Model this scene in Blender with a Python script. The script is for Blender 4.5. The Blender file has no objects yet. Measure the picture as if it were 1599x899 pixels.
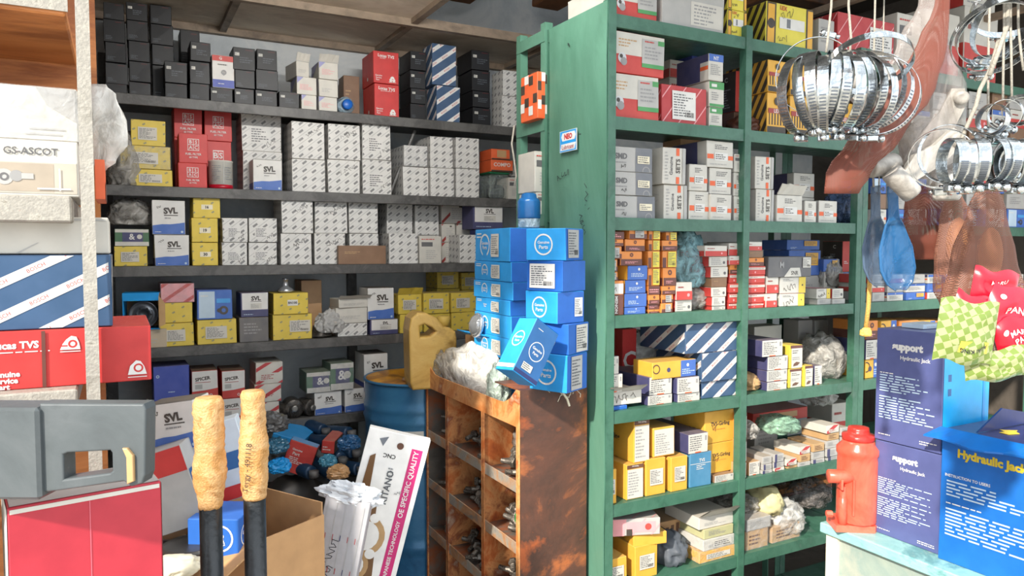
import bpy, math, random
from mathutils import Vector, Matrix, noise
S = bpy.context.scene
COL = S.collection
# ---------------- camera, world, sun, exposure ----------------
FPX, YAW, PIT = 1150.0, math.radians(28), math.radians(3)
CAMP = Vector((0, 0, 1.5))
cam = bpy.data.objects.new('camera', bpy.data.cameras.new('camera'))
COL.objects.link(cam)
cam.location = CAMP
cam.rotation_euler = (math.pi/2 - PIT, 0, -YAW)
cam.data.lens = FPX/1599*36; cam.data.sensor_width = 36; cam.data.clip_start = .02
S.camera = cam
S.view_settings.view_transform = 'Standard'; S.view_settings.look = 'None'
S.view_settings.gamma = 1; S.view_settings.use_curve_mapping = False
S.view_settings.exposure = 0.55
w = bpy.data.worlds.new('sky'); S.world = w; w.use_nodes = True
bg = w.node_tree.nodes['Background']; bg.inputs[0].default_value = (0.86, .93, 1.0, 1); bg.inputs[1].default_value = 1.55
sun = bpy.data.objects.new('sun', bpy.data.lights.new('sun', 'SUN')); COL.objects.link(sun)
sun.data.energy = 5.0; sun.data.angle = math.radians(2.0); sun.data.color = (1, .93, .82)
SUN_AZ, SUN_EL = math.radians(-60), math.radians(33)      # azimuth of the travel direction off +Y, elevation
_d = Vector((math.sin(-SUN_AZ)*math.cos(SUN_EL), math.cos(SUN_AZ)*math.cos(SUN_EL), -math.sin(SUN_EL)))
sun.rotation_euler = _d.to_track_quat('-Z', 'Y').to_euler()
# ---------------- pixel rays to real planes ----------------
_F = Vector((math.sin(YAW)*math.cos(PIT), math.cos(YAW)*math.cos(PIT), -math.sin(PIT)))
_R = Vector((math.cos(YAW), -math.sin(YAW), 0)); _U = _R.cross(_F)
def ray(px, py): return _F + _R*((px-799.5)/FPX) + _U*((449.5-py)/FPX)
def onY(px, py, Y): d = ray(px, py); return CAMP + d*(Y/d.y)
def onX(px, py, X): d = ray(px, py); return CAMP + d*(X/d.x)
def onZ(px, py, Z): d = ray(px, py); return CAMP + d*((Z-1.5)/d.z)
def atd(px, py, D): return CAMP + ray(px, py)*D
# ---------------- materials ----------------
HEX = dict(white='DCDBD7', offw='CCC9C0', cream='E8DFC4', lgrey='ADADAB', grey='8E9092', dgrey='50555C', slate='6B727C',
 black='0D0D10', ink='1E1E22', red='C2292A', dred='9C1C20', crim='B5152B', maroon='571E20', orange='DE8430', dorange='E4581F',
 yellow='DCC03A', gold='E3A930', lemon='DFD040', tan='B99466', kraft='BE9264', dkraft='7C5A41', blue='1560B8', sky='1E96DC', cyan='1AA9E8',
 navy='1B2A63', royal='1B44A8', teal='1F4C74', bteal='1C5C96', pale='B9CFE0', green='2E9150', dgreen='1E6340', mint='BFE0C8', pink='E79AA0',
 purple='7A2C8C', magenta='C4186E', lav='8D8FC0', silver='C9CCD0', rust='A8552A', steel='8A8781', dsteel='565554', lime='B8C63A', brown='5B3424')
def lin(h):
    c = [int(h[i:i+2], 16)/255 for i in (0, 2, 4)]
    return tuple(((x+.055)/1.055)**2.4 if x > .04045 else x/12.92 for x in c) + (1,)
_M = {}
def nodes(m):
    m.use_nodes = True; nt = m.node_tree; return nt, nt.nodes, nt.links, nt.nodes['Principled BSDF']
def M(c, rough=.55, metal=0, dust=.0, vary=.12, bump=.15, scale=22, dcol='A08C74'):
    k = (c, rough, metal, dust, vary, bump, scale, dcol)
    if k in _M: return _M[k]
    m = bpy.data.materials.new('paint_'+c); nt, N, Lk, b = nodes(m)
    base = lin(HEX.get(c, c)) 
    tc = N.new('ShaderNodeTexCoord'); nz = N.new('ShaderNodeTexNoise'); nz.inputs['Scale'].default_value = scale; nz.inputs['Detail'].default_value = 5
    Lk.new(tc.outputs['Object'], nz.inputs['Vector'])
    mr = N.new('ShaderNodeMapRange'); mr.inputs[1].default_value = .3; mr.inputs[2].default_value = .7; mr.inputs[3].default_value = 1-vary; mr.inputs[4].default_value = 1+vary*.5
    Lk.new(nz.outputs[0], mr.inputs[0])
    mx = N.new('ShaderNodeVectorMath'); mx.operation = 'SCALE'; mx.inputs[0].default_value = base[:3]; Lk.new(mr.outputs[0], mx.inputs['Scale'])
    out = mx.outputs[0]
    if dust:
        g = N.new('ShaderNodeNewGeometry'); sp = N.new('ShaderNodeSeparateXYZ'); Lk.new(g.outputs['True Normal'], sp.inputs[0])
        m1 = N.new('ShaderNodeMapRange'); m1.inputs[1].default_value = .5; m1.inputs[2].default_value = 1; m1.inputs[3].default_value = dust*.34; m1.inputs[4].default_value = dust
        Lk.new(sp.outputs[2], m1.inputs[0])
        mm = N.new('ShaderNodeMath'); mm.operation = 'MULTIPLY'; Lk.new(m1.outputs[0], mm.inputs[0])
        m2 = N.new('ShaderNodeMapRange'); m2.inputs[1].default_value = .25; m2.inputs[2].default_value = .6; m2.inputs[3].default_value = .5; m2.inputs[4].default_value = 1
        Lk.new(nz.outputs[0], m2.inputs[0]); Lk.new(m2.outputs[0], mm.inputs[1])
        mc = N.new('ShaderNodeMix'); mc.data_type = 'RGBA'; Lk.new(mm.outputs[0], mc.inputs[0]); Lk.new(out, mc.inputs[6]); mc.inputs[7].default_value = lin(dcol)
        out = mc.outputs[2]
    Lk.new(out, b.inputs['Base Color'])
    b.inputs['Roughness'].default_value = rough; b.inputs['Metallic'].default_value = metal
    if bump:
        bp = N.new('ShaderNodeBump'); bp.inputs['Strength'].default_value = bump; bp.inputs['Distance'].default_value = .004
        Lk.new(nz.outputs[0], bp.inputs['Height']); Lk.new(bp.outputs[0], b.inputs['Normal'])
    _M[k] = m; return m
def film(name, col, alpha=.35, rough=.18, scale=14, tint=None):
    scale *= 2.2
    """thin crumpled plastic film"""
    if name in _M: return _M[name]
    m = bpy.data.materials.new(name); nt, N, Lk, b = nodes(m)
    b.inputs['Base Color'].default_value = lin(HEX.get(col, col)); b.inputs['Roughness'].default_value = rough
    tc = N.new('ShaderNodeTexCoord'); nz = N.new('ShaderNodeTexNoise'); nz.inputs['Scale'].default_value = scale; nz.inputs['Detail'].default_value = 4
    nz.inputs['Distortion'].default_value = 1.2; nz.inputs['Detail'].default_value = 6
    Lk.new(tc.outputs['Object'], nz.inputs['Vector'])
    mr = N.new('ShaderNodeMapRange'); mr.inputs[1].default_value = .35; mr.inputs[2].default_value = .65; mr.inputs[3].default_value = alpha*.5; mr.inputs[4].default_value = min(1, alpha*1.5)
    Lk.new(nz.outputs[0], mr.inputs[0]); Lk.new(mr.outputs[0], b.inputs['Alpha'])
    bp = N.new('ShaderNodeBump'); bp.inputs['Strength'].default_value = .8; bp.inputs['Distance'].default_value = .02
    Lk.new(nz.outputs[0], bp.inputs['Height']); Lk.new(bp.outputs[0], b.inputs['Normal'])
    _M[name] = m; return m
def netmat(name, col, scale=260, thick=.5):
    if name in _M: return _M[name]
    m = bpy.data.materials.new(name); nt, N, Lk, b = nodes(m)
    b.inputs['Base Color'].default_value = lin(HEX.get(col, col)); b.inputs['Roughness'].default_value = .6
    tc = N.new('ShaderNodeTexCoord'); outs = []
    for a in (.78, -.78):
        mp = N.new('ShaderNodeMapping'); mp.inputs['Rotation'].default_value = (0, a, 0); Lk.new(tc.outputs['Object'], mp.inputs[0])
        wv = N.new('ShaderNodeTexWave'); wv.inputs['Scale'].default_value = scale/6.283*2; wv.inputs['Distortion'].default_value = .6; wv.bands_direction = 'X'
        Lk.new(mp.outputs[0], wv.inputs['Vector']); outs.append(wv.outputs['Fac'])
    mx = N.new('ShaderNodeMath'); mx.operation = 'MAXIMUM'; Lk.new(outs[0], mx.inputs[0]); Lk.new(outs[1], mx.inputs[1])
    gt = N.new('ShaderNodeMath'); gt.operation = 'GREATER_THAN'; gt.inputs[1].default_value = 1-thick; Lk.new(mx.outputs[0], gt.inputs[0])
    Lk.new(gt.outputs[0], b.inputs['Alpha']); _M[name] = m; return m
def blotch(name, cols, scale=3, rough=.6, metal=0, bump=.3, sharp=.12, stretch=(1, 1, 1), dist=.6, coord='Object'):
    """several paint / rust / dirt tones in irregular patches"""
    if name in _M: return _M[name]
    m = bpy.data.materials.new(name); nt, N, Lk, b = nodes(m)
    tc = N.new('ShaderNodeTexCoord'); mp = N.new('ShaderNodeMapping'); mp.inputs['Scale'].default_value = stretch; Lk.new(tc.outputs[coord], mp.inputs[0])
    nz = N.new('ShaderNodeTexNoise'); nz.inputs['Scale'].default_value = scale; nz.inputs['Detail'].default_value = 8; nz.inputs['Roughness'].default_value = .65; nz.inputs['Distortion'].default_value = dist
    Lk.new(mp.outputs[0], nz.inputs['Vector'])
    cr = N.new('ShaderNodeValToRGB'); e = cr.color_ramp.elements
    while len(e) > 1: e.remove(e[0])
    n = len(cols)
    for i, c in enumerate(cols):
        pos = .32+.36*i/max(1, n-1)
        if i == 0: e[0].position = pos; e[0].color = lin(HEX.get(c, c))
        else: x = e.new(pos); x.color = lin(HEX.get(c, c))
    Lk.new(nz.outputs[0], cr.inputs[0]); Lk.new(cr.outputs[0], b.inputs['Base Color'])
    b.inputs['Roughness'].default_value = rough; b.inputs['Metallic'].default_value = metal
    n2 = N.new('ShaderNodeTexNoise'); n2.inputs['Scale'].default_value = scale*9; n2.inputs['Detail'].default_value = 4; Lk.new(mp.outputs[0], n2.inputs['Vector'])
    bp = N.new('ShaderNodeBump'); bp.inputs['Strength'].default_value = bump; bp.inputs['Distance'].default_value = .006; Lk.new(n2.outputs[0], bp.inputs['Height']); Lk.new(bp.outputs[0], b.inputs['Normal'])
    _M[name] = m; return m
# ---------------- object helpers ----------------
def link(name, verts, faces, mats, midx=None, parent=None, smooth=False, loc=(0, 0, 0), rot=(0, 0, 0)):
    me = bpy.data.meshes.new(name); me.from_pydata([tuple(v) for v in verts], [], faces)
    if not isinstance(mats, (list, tuple)): mats = [mats]
    for m in mats: me.materials.append(m)
    if midx: me.polygons.foreach_set('material_index', midx)
    if smooth: me.polygons.foreach_set('use_smooth', [True]*len(me.polygons))
    me.update()
    o = bpy.data.objects.new(name, me); COL.objects.link(o); o.location = loc; o.rotation_euler = rot
    if parent: o.parent = parent
    return o
def tag(o, label=None, cat=None, group=None, kind=None):
    if label: o['label'] = label
    if cat: o['category'] = cat
    if group: o['group'] = group
    if kind: o['kind'] = kind
    return o
def empty(name, loc=(0, 0, 0), rot=(0, 0, 0), label=None, cat=None, group=None):
    o = bpy.data.objects.new(name, None); COL.objects.link(o); o.location = loc; o.rotation_euler = rot; o.empty_display_size = .05
    return tag(o, label, cat, group)
def dup(o, loc=None, rot=None, label=None, group=None, scale=None, parent=None):
    r = o.copy(); COL.objects.link(r)
    if parent is not None: r.parent = parent
    if loc is not None: r.location = loc
    if rot is not None: r.rotation_euler = rot
    if scale is not None: r.scale = (scale,)*3 if not hasattr(scale, '__len__') else scale
    if label: r['label'] = label
    if group: r['group'] = group
    for ch in list(o.children): dup(ch, parent=r)
    return r
class MB:
    def __init__(s): s.v = []; s.f = []; s.m = []
    def add(s, vs, fs, mi=0):
        n = len(s.v); s.v += [Vector(v) for v in vs]; s.f += [tuple(i+n for i in f) for f in fs]; s.m += [mi]*len(fs); return s
    def box(s, x0, x1, y0, y1, z0, z1, mi=0, c=0):
        if c <= 0:
            vs = [(x, y, z) for x in (x0, x1) for y in (y0, y1) for z in (z0, z1)]
            return s.add(vs, [(0, 1, 3, 2), (4, 6, 7, 5), (0, 4, 5, 1), (2, 3, 7, 6), (0, 2, 6, 4), (1, 5, 7, 3)], mi)
        vs, fs = chamfer(x1-x0, y1-y0, z1-z0, c)
        o = Vector(((x0+x1)/2, (y0+y1)/2, z0)); return s.add([o+v for v in vs], fs, mi)
    def tube(s, pts, r, n=8, mi=0, cap=True, closed=False):
        pts = [Vector(p) for p in pts]; k = len(pts); rs = r if hasattr(r, '__len__') else [r]*k
        rings = []; up = Vector((0, 0, 1)); prev = None
        for i, p in enumerate(pts):
            a = pts[(i-1) % k] if (closed or i > 0) else p; b = pts[(i+1) % k] if (closed or i < k-1) else p
            t = (b-a).normalized()
            if prev is None: prev = t.orthogonal().normalized()
            prev = (prev - t*prev.dot(t)); prev = prev.normalized() if prev.length > 1e-6 else t.orthogonal().normalized()
            q = t.cross(prev)
            rings.append([p+(prev*math.cos(2*math.pi*j/n)+q*math.sin(2*math.pi*j/n))*rs[i] for j in range(n)])
        vs = [v for g in rings for v in g]; fs = []
        for i in range(k if closed else k-1):
            i2 = (i+1) % k
            for j in range(n): fs.append((i*n+j, i*n+(j+1) % n, i2*n+(j+1) % n, i2*n+j))
        if cap and not closed: fs += [tuple(range(n))[::-1], tuple(range((k-1)*n, k*n))]
        return s.add(vs, fs, mi)
    def lathe(s, prof, n=24, mi=0, c=(0, 0, 0), axis='z', mfun=None, wob=None):
        vs = []; c = Vector(c)
        for i, (r, z) in enumerate(prof):
            for j in range(n):
                a = 2*math.pi*j/n; rr = r*(wob(i, j) if wob else 1)
                x, y = rr*math.cos(a), rr*math.sin(a)
                vs.append(c+Vector({'z': (x, y, z), 'y': (x, z, y), 'x': (z, x, y)}[axis]))
        for i in range(len(prof)-1):
            fs = [(i*n+j, i*n+(j+1) % n, (i+1)*n+(j+1) % n, (i+1)*n+j) for j in range(n)]
            b = len(s.v) if i == 0 else b
            if i == 0: s.v += vs
            s.f += [tuple(q+b for q in f) for f in fs]; s.m += [mfun(i) if mfun else mi]*n
        s.f += [tuple(b+j for j in range(n))[::-1], tuple(b+(len(prof)-1)*n+j for j in range(n))]; s.m += [mfun(0) if mfun else mi, mfun(len(prof)-2) if mfun else mi]
        return s
    def prism(s, poly, y0, y1, mi=0, axis='y'):
        n = len(poly); f = {'y': lambda a, b, c: (a, c, b), 'z': lambda a, b, c: (a, b, c), 'x': lambda a, b, c: (c, a, b)}[axis]
        vs = [f(a, b, y0) for a, b in poly]+[f(a, b, y1) for a, b in poly]
        return s.add(vs, [tuple(range(n)), tuple(range(2*n-1, n-1, -1))]+[(i, i+n, (i+1) % n+n, (i+1) % n) for i in range(n)], mi)
    def xf(s, mat, start=0):
        for i in range(start, len(s.v)): s.v[i] = mat @ s.v[i]
        return s
    def build(s, name, mats, parent=None, smooth=False, loc=(0, 0, 0), rot=(0, 0, 0)):
        return link(name, s.v, s.f, mats, s.m, parent, smooth, loc, rot)
_CH = {}
def chamfer(w, d, h, c):
    """box centred in x,y, base at z=0, edges chamfered by c"""
    X = (w/2, d/2, h/2); vs = []; idx = {}
    for sx in (-1, 1):
        for sy in (-1, 1):
            for sz in (-1, 1):
                for ax in range(3):
                    p = [sx*(X[0]-(0 if ax == 0 else c)), sy*(X[1]-(0 if ax == 1 else c)), sz*(X[2]-(0 if ax == 2 else c))+h/2]
                    idx[(sx, sy, sz, ax)] = len(vs); vs.append(Vector(p))
    if not _CH:
        fs = []
        ctr = Vector((0, 0, h/2))
        def addf(ids):
            a, b, c_ = vs[ids[0]], vs[ids[1]], vs[ids[2]]
            n = (b-a).cross(c_-b); m = sum((vs[i] for i in ids), Vector())/len(ids)-ctr
            fs.append(tuple(ids) if n.dot(m) > 0 else tuple(ids[::-1]))
        for ax in range(3):
            o = [i for i in range(3) if i != ax]
            for sg in (-1, 1):
                q = []
                for a, b in ((-1, -1), (1, -1), (1, 1), (-1, 1)):
                    k = [0, 0, 0]; k[ax] = sg; k[o[0]] = a; k[o[1]] = b; q.append(idx[(*k, ax)])
                addf(q)
            for a in (-1, 1):
                for b in (-1, 1):
                    k1 = [0, 0, 0]; k1[o[0]] = a; k1[o[1]] = b; k2 = list(k1); k1[ax] = -1; k2[ax] = 1
                    addf([idx[(*k1, o[0])], idx[(*k2, o[0])], idx[(*k2, o[1])], idx[(*k1, o[1])]])
        for sx in (-1, 1):
            for sy in (-1, 1):
                for sz in (-1, 1): addf([idx[(sx, sy, sz, a)] for a in range(3)])
        _CH['f'] = fs
    return vs, _CH['f']
# ---------------- lettering ----------------
_G = {}
def glyphs(text, bold=0.0):
    k = (text, bold)
    if k in _G: return _G[k]
    cu = bpy.data.curves.new('t', 'FONT'); cu.body = text; cu.resolution_u = 2; cu.offset = bold; cu.align_x = 'LEFT'
    o = bpy.data.objects.new('t', cu); COL.objects.link(o); bpy.context.view_layer.update()
    dg = bpy.context.evaluated_depsgraph_get(); me = bpy.data.meshes.new_from_object(o.evaluated_get(dg))
    vs = [(v.co.x, v.co.y) for v in me.vertices]; fs = [tuple(p.vertices) for p in me.polygons]
    bpy.data.objects.remove(o); bpy.data.curves.remove(cu); bpy.data.meshes.remove(me)
    if not vs: vs = [(0, 0), (1, 0), (1, 1)]; fs = []
    x0 = min(v[0] for v in vs); x1 = max(v[0] for v in vs); y0 = min(v[1] for v in vs); y1 = max(v[1] for v in vs)
    hh = y1-y0 or 1
    vs = [((x-(x0+x1)/2)/hh, (y-(y0+y1)/2)/hh) for x, y in vs]
    _G[k] = (vs, fs, (x1-x0)/hh); return _G[k]
def clip(poly, x0, y0, x1, y1):
    for ax, lim, sg in ((0, x0, 1), (0, x1, -1), (1, y0, 1), (1, y1, -1)):
        out = []
        for i in range(len(poly)):
            a, b = poly[i-1], poly[i]; ia = (a[ax]-lim)*sg >= 0; ib = (b[ax]-lim)*sg >= 0
            if ia != ib:
                t = (lim-a[ax])/(b[ax]-a[ax]); out.append((a[0]+(b[0]-a[0])*t, a[1]+(b[1]-a[1])*t))
            if ib: out.append(b)
        poly = out
        if len(poly) < 3: return []
    return poly
class Painter:
    """prints on box faces: all coordinates are fractions of the face, clipped to it"""
    def __init__(s, w, d, h, warp=None, rnd=None, lift=0.0):
        s.w, s.d, s.h = w, d, h; s.v = []; s.f = []; s.c = []; s.warp = warp or (lambda p: p); s.rnd = rnd or random.Random(1); s.k = 0; s.lift = lift
        V = Vector
        s.fr = {'F': (V((-w/2, -d/2, 0)), V((w, 0, 0)), V((0, 0, h)), V((0, -1, 0))), 'L': (V((-w/2, d/2, 0)), V((0, -d, 0)), V((0, 0, h)), V((-1, 0, 0))),
                'R': (V((w/2, -d/2, 0)), V((0, d, 0)), V((0, 0, h)), V((1, 0, 0))), 'T': (V((-w/2, -d/2, h)), V((w, 0, 0)), V((0, d, 0)), V((0, 0, 1))),
                'K': (V((w/2, d/2, 0)), V((-w, 0, 0)), V((0, 0, h)), V((0, 1, 0)))}
    def use(s, face):
        s.o, s.eu, s.ev, s.n = s.fr[face]; s.W = s.eu.length; s.H = s.ev.length; s.clp = (.012, .012, .988, .988)
    def poly(s, pts, col):
        x0, y0, x1, y1 = s.clp
        if min(p[0] for p in pts) < x0 or max(p[0] for p in pts) > x1 or min(p[1] for p in pts) < y0 or max(p[1] for p in pts) > y1:
            pts = clip(list(pts), *s.clp)
            if len(pts) < 3: return
        a = sum(pts[i-1][0]*pts[i][1]-pts[i][0]*pts[i-1][1] for i in range(len(pts)))
        if a < 0: pts = pts[::-1]
        off = s.n*(s.lift+.0007+.00018*s.k); b = len(s.v)
        for u, v in pts: s.v.append(s.warp(s.o+s.eu*u+s.ev*v)+off)
        s.f.append(tuple(range(b, b+len(pts)))); s.c.append(col)
    def rect(s, u0, v0, u1, v1, col):
        if (u1-u0)*(v1-v0) > .2:              # follow the slight warp of the cardboard
            for i in range(4):
                for j in range(4): s.poly([(u0+(u1-u0)*a/4, v0+(v1-v0)*b/4) for a, b in ((i, j), (i+1, j), (i+1, j+1), (i, j+1))], col)
            return
        s.poly([(u0, v0), (u1, v0), (u1, v1), (u0, v1)], col)
    def text(s, t, uc, vc, h, col, rot=0, maxw=.9, bold=.02):
        vs, fs, asp = glyphs(t, bold); H = h*s.H; wd = asp*H
        if abs(math.sin(math.radians(rot))) > .7:
            if wd > maxw*s.H: H *= maxw*s.H/wd
        elif wd > maxw*s.W: H *= maxw*s.W/wd
        ca, sa = math.cos(math.radians(rot)), math.sin(math.radians(rot))
        q = [(uc+(x*ca-y*sa)*H/s.W, vc+(x*sa+y*ca)*H/s.H) for x, y in vs]
        for f in fs: s.poly([q[i] for i in f], col)
    def lines(s, u0, v0, u1, v1, n, col, fill=.85):
        st = (v1-v0)/n
        for i in range(n):
            v = v1-st*(i+.5); u = u0; e = u0+(u1-u0)*s.rnd.uniform(.45, 1)
            while u < e:
                l = (u1-u0)*s.rnd.uniform(.06, .22); s.rect(u, v-st*.22, min(u+l, e), v+st*.22, col); u += l+(u1-u0)*.035
    def stripes(s, ang, sp, wd, col, ph=0, txt=None, tcol=None):
        a = math.radians(ang); dx, dy = math.cos(a), math.sin(a); nx, ny = -dy, dx; Lm = s.W+s.H
        n = int(Lm/sp)+2
        for i in range(-n, n):
            c = (i+ph)*sp; cx, cy = nx*c, ny*c
            P = []
            for t, k in ((-Lm, -1), (Lm, -1), (Lm, 1), (-Lm, 1)):
                P.append(((cx+dx*t+nx*k*wd/2)/s.W, (cy+dy*t+ny*k*wd/2)/s.H))
            s.poly(P, col)
            if txt:
                vs, fs, asp = glyphs(txt, .01); hh = wd*.42; st = asp*hh*2.1; s.k += 1; t = -Lm+((i*.37) % 1)*st
                while t < Lm:
                    x, y = (cx+dx*t)/s.W, (cy+dy*t)/s.H
                    if -.1 < x < 1.1 and -.1 < y < 1.1:
                        q = [((cx+dx*(t+px*hh)+nx*py*hh)/s.W, (cy+dy*(t+px*hh)+ny*py*hh)/s.H) for px, py in vs]
                        for f in fs: s.poly([q[j] for j in f], tcol)
                    t += st
                s.k -= 1
    def blocks(s, ang, sp, lw, lh, col, every=.05, ph=0):
        a = math.radians(ang); dx, dy = math.cos(a), math.sin(a); nx, ny = -dy, dx; Lm = s.W+s.H
        n = int(Lm/sp)+2
        for i in range(-n, n):
            c = (i+.5+ph)*sp; t = -Lm+((i*.41) % 1)*every
            while t < Lm:
                cx, cy = nx*c+dx*t, ny*c+dy*t
                if -.02 < cx < s.W+.02 and -.02 < cy < s.H+.02:
                    s.poly([((cx+dx*p+nx*q)/s.W, (cy+dy*p+ny*q)/s.H) for p, q in ((-lw/2, -lh/2), (lw/2, -lh/2), (lw/2, lh/2), (-lw/2, lh/2))], col)
                t += every
    def hand(s, uc, vc, w, col, rot=0, n=7, th=.0016):
        """pen scribble: joined loops like hand lettering"""
        r = s.rnd; W = w*s.W; ca, sa = math.cos(math.radians(rot)), math.sin(math.radians(rot)); pts = []
        for i in range(n*4):
            x = -W/2+W*i/(n*4-1)+r.uniform(-.3, .3)*W/n; y = (r.uniform(-.5, .5)+(.5 if i % 4 in (1, 2) else -.5))*W/n*.75
            pts.append((x*ca-y*sa, x*sa+y*ca))
        for i in range(len(pts)-1):
            if r.random() < .16: continue
            a, b = Vector(pts[i]), Vector(pts[i+1]); d = b-a
            if d.length < 1e-5: continue
            q = Vector((-d.y, d.x)).normalized()*th/2
            s.poly([(uc+p.x/s.W, vc+p.y/s.H) for p in (a-q, b-q, b+q, a+q)], col)
    def disc(s, uc, vc, r, col, n=16, r2=None):
        R = r*s.H; P = [(uc+R*math.cos(2*math.pi*i/n)/s.W, vc+R*math.sin(2*math.pi*i/n)/s.H) for i in range(n)]
        if r2 is None: s.poly(P, col); return
        Q = [(uc+r2*s.H*math.cos(2*math.pi*i/n)/s.W, vc+r2*s.H*math.sin(2*math.pi*i/n)/s.H) for i in range(n)]
        for i in range(n): s.poly([P[i-1], P[i], Q[i], Q[i-1]], col)
    def bars(s, u0, v0, u1, v1, col='ink'):
        u = u0
        while u < u1:
            l = (u1-u0)*s.rnd.uniform(.01, .05); s.rect(u, v0, min(u1, u+l), v1, col); u += l+(u1-u0)*s.rnd.uniform(.015, .04)
    def run(s, ops):
        for op in ops:
            k = op[0]; s.k += 1
            if k == 'r': s.rect(*op[1:])
            elif k == 't': s.text(*op[1:])
            elif k == 'l': s.lines(*op[1:])
            elif k == 'd': s.stripes(*op[1:])
            elif k == 'b': s.blocks(*op[1:])
            elif k == 'h': s.hand(*op[1:])
            elif k == 'c': s.disc(op[1], op[2], op[3], op[4])
            elif k == 'o': s.disc(op[1], op[2], op[3], op[5], 20, op[4])
            elif k == 'bc': s.bars(*op[1:])
            elif k == 'p': s.poly(op[1], op[2])
    def emit(s, name, pm, parent=None, base=None):
        cols = []; vs = list(base[0]) if base else []; fs = list(base[1]) if base else []; mi = []
        if base: cols.append(base[2]); mi = [0]*len(fs)
        n = len(vs)
        for f, c in zip(s.f, s.c):
            if c not in cols: cols.append(c)
            fs.append(tuple(i+n for i in f)); mi.append(cols.index(c))
        return link(name, vs+s.v, fs, [pm(c) for c in cols], mi, parent)
# ---------------- printed boxes ----------------
STY = {}
NAMES = {'blk': 'glossy_box', 'blkl': 'glossy_box', 'yel': 'bearing_box', 'yeln': 'bearing_box', 'yelp': 'bearing_box', 'pist': 'piston_box', 'mann': 'engine_parts_box', 'mant': 'engine_parts_box', 'smd': 'engine_parts_box', 'org': 'ring_box', 'orl': 'ring_box', 'orw': 'ring_box', 'men': 'ring_box', 'blb': 'flat_box', 'rw': 'flat_box', 'rwr': 'flat_box', 'rwt': 'flat_box', 'nvw': 'brake_parts_box', 'ylw': 'brake_parts_box', 'gir': 'brake_parts_box', 'girp': 'brake_parts_box', 'girf': 'brake_parts_box', 'bosch': 'striped_box', 'gen': 'emblem_box', 'gen2': 'emblem_box', 'stl': 'part_packet', 'tanp': 'part_packet', 'bky': 'injector_box', 'bkyw': 'injector_box', 'spicer': 'parts_box', 'svl': 'parts_box'}
def sty(key, base, desc, group, F=(), L=(), T=(), S=(), R=None, name='carton', dust=.45, rough=.5, A=()):
    name = NAMES.get(key, name)
    STY[key] = dict(base=base, desc=desc, group=group, F=list(F), L=list(L), T=list(T), S=list(S), R=list(L if R is None else R), name=name, dust=dust, rough=rough, A=list(A))
def pbox(style, w, d, h, loc, rz=0, rx=0, ry=0, label=None, group=None, seed=0, F=None, L=None, S=None, cat='box', jit=.0032, name=None, wrap=False, T=None, desc=None, base=None, tape=False, lid=None):
    st = STY[style]; rnd = random.Random(seed*7919+13)
    jit = min(jit, .02*min(w, d, h)+.0004)
    off = {k: Vector([rnd.uniform(0, jit)*-s_ for s_ in k]) for k in [(a, b, c) for a in (-1, 1) for b in (-1, 1) for c in (-1, 1)]}
    for k in off:
        if k[2] == -1: off[k].z = 0
        else: off[k].z = -abs(off[k].z)*.6
    bul = min(.0012, jit*.6)
    def warp(p):
        tx, ty, tz = p.x/w+.5, p.y/d+.5, p.z/h; q = Vector(p)
        for (a, b, c), o in off.items():
            q += o*((tx if a > 0 else 1-tx)*(ty if b > 0 else 1-ty)*(tz if c > 0 else 1-tz))
        return q
    vs, fs = chamfer(w, d, h, min(.0016, .04*min(w, d, h)))
    P = Painter(w, d, h, warp, rnd)
    fF = st['F'] if F is None else F; fL = st['L'] if L is None else L; fT = st['T'] if T is None else T
    for face, ops in (('F', st['A']+fF), ('L', st['A']+fL), ('R', st['A']+st['R']), ('T', st['A']+fT)):
        if ops: P.use(face); P.k = 0; P.run(ops)
    pm = lambda c: M(c, st['rough'], 0, st['dust'])
    o = P.emit(name or st['name'], pm, None, ([warp(v) for v in vs], fs, base or st['base']))
    o.location = loc; o.rotation_euler = (rx, ry, rz)
    tag(o, label, cat, group or st['group'])
    for sk in (st['S'] if S is None else S):     # stuck-on paper labels: face,u0,v0,u1,v1
        face, u0, v0, u1, v1 = sk[:5]; Q = Painter(w, d, h, warp, rnd, lift=.0022); Q.use(face); Q.rect(u0, v0, u1, v1, sk[5] if len(sk) > 5 else 'offw'); Q.k = 1
        Q.clp = (u0, v0, u1, v1); du, dv = u1-u0, v1-v0
        Q.lines(u0+.06*du, v0+.1*dv, u1-.06*du, v1-.08*dv, max(3, min(9, int(dv*h/.006))), 'dgrey')
        if rnd.random() < .5: Q.bars(u0+.55*du, v0+.1*dv, u0+.92*du, v0+.28*dv)
        Q.emit('paper_label', pm, o)
    if tape:
        Q = Painter(w, d, h, warp, rnd, lift=.0014); Q.use('T'); Q.rect(.02, .42, .98, .58, 'tan'); Q.use('F'); Q.rect(.42, .6, .58, .99, 'tan')
        Q.emit('packing_tape', pm, o)
    if lid:                                       # raised torn flap along the front top edge
        m = MB(); a = lid; y0 = -d/2; n = 6
        pts = [(-w/2+w*i/n, y0-math.cos(a)*(.25*d)*(1+rnd.uniform(-.15, .1)), h+math.sin(a)*.25*d*(1+rnd.uniform(-.1, .1))) for i in range(n+1)]
        base_ = [(-w/2+w*i/n, y0, h) for i in range(n+1)]
        m.add(base_+pts+[(x, y+.002, z+.002) for x, y, z in base_+pts], [(i, i+1, n+2+i, n+1+i) for i in range(n)]+[(2*n+2+i, 3*n+3+i, 3*n+4+i, 2*n+3+i) for i in range(n)])
        m.build('flap', pm(base or st['base']), o)
    if wrap:
        q = [v*1.0 for v in vs]; c = Vector((0, 0, h/2))
        wv = [(warp(v)-c)*1.0+c+((v-c).normalized()*.0035) for v in vs]
        for v in wv: v.z = max(v.z, .0002)
        link('plastic_wrap', wv, fs, film('clear_wrap', 'silver', .16, .12), parent=o, smooth=False)
    return o
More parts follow.
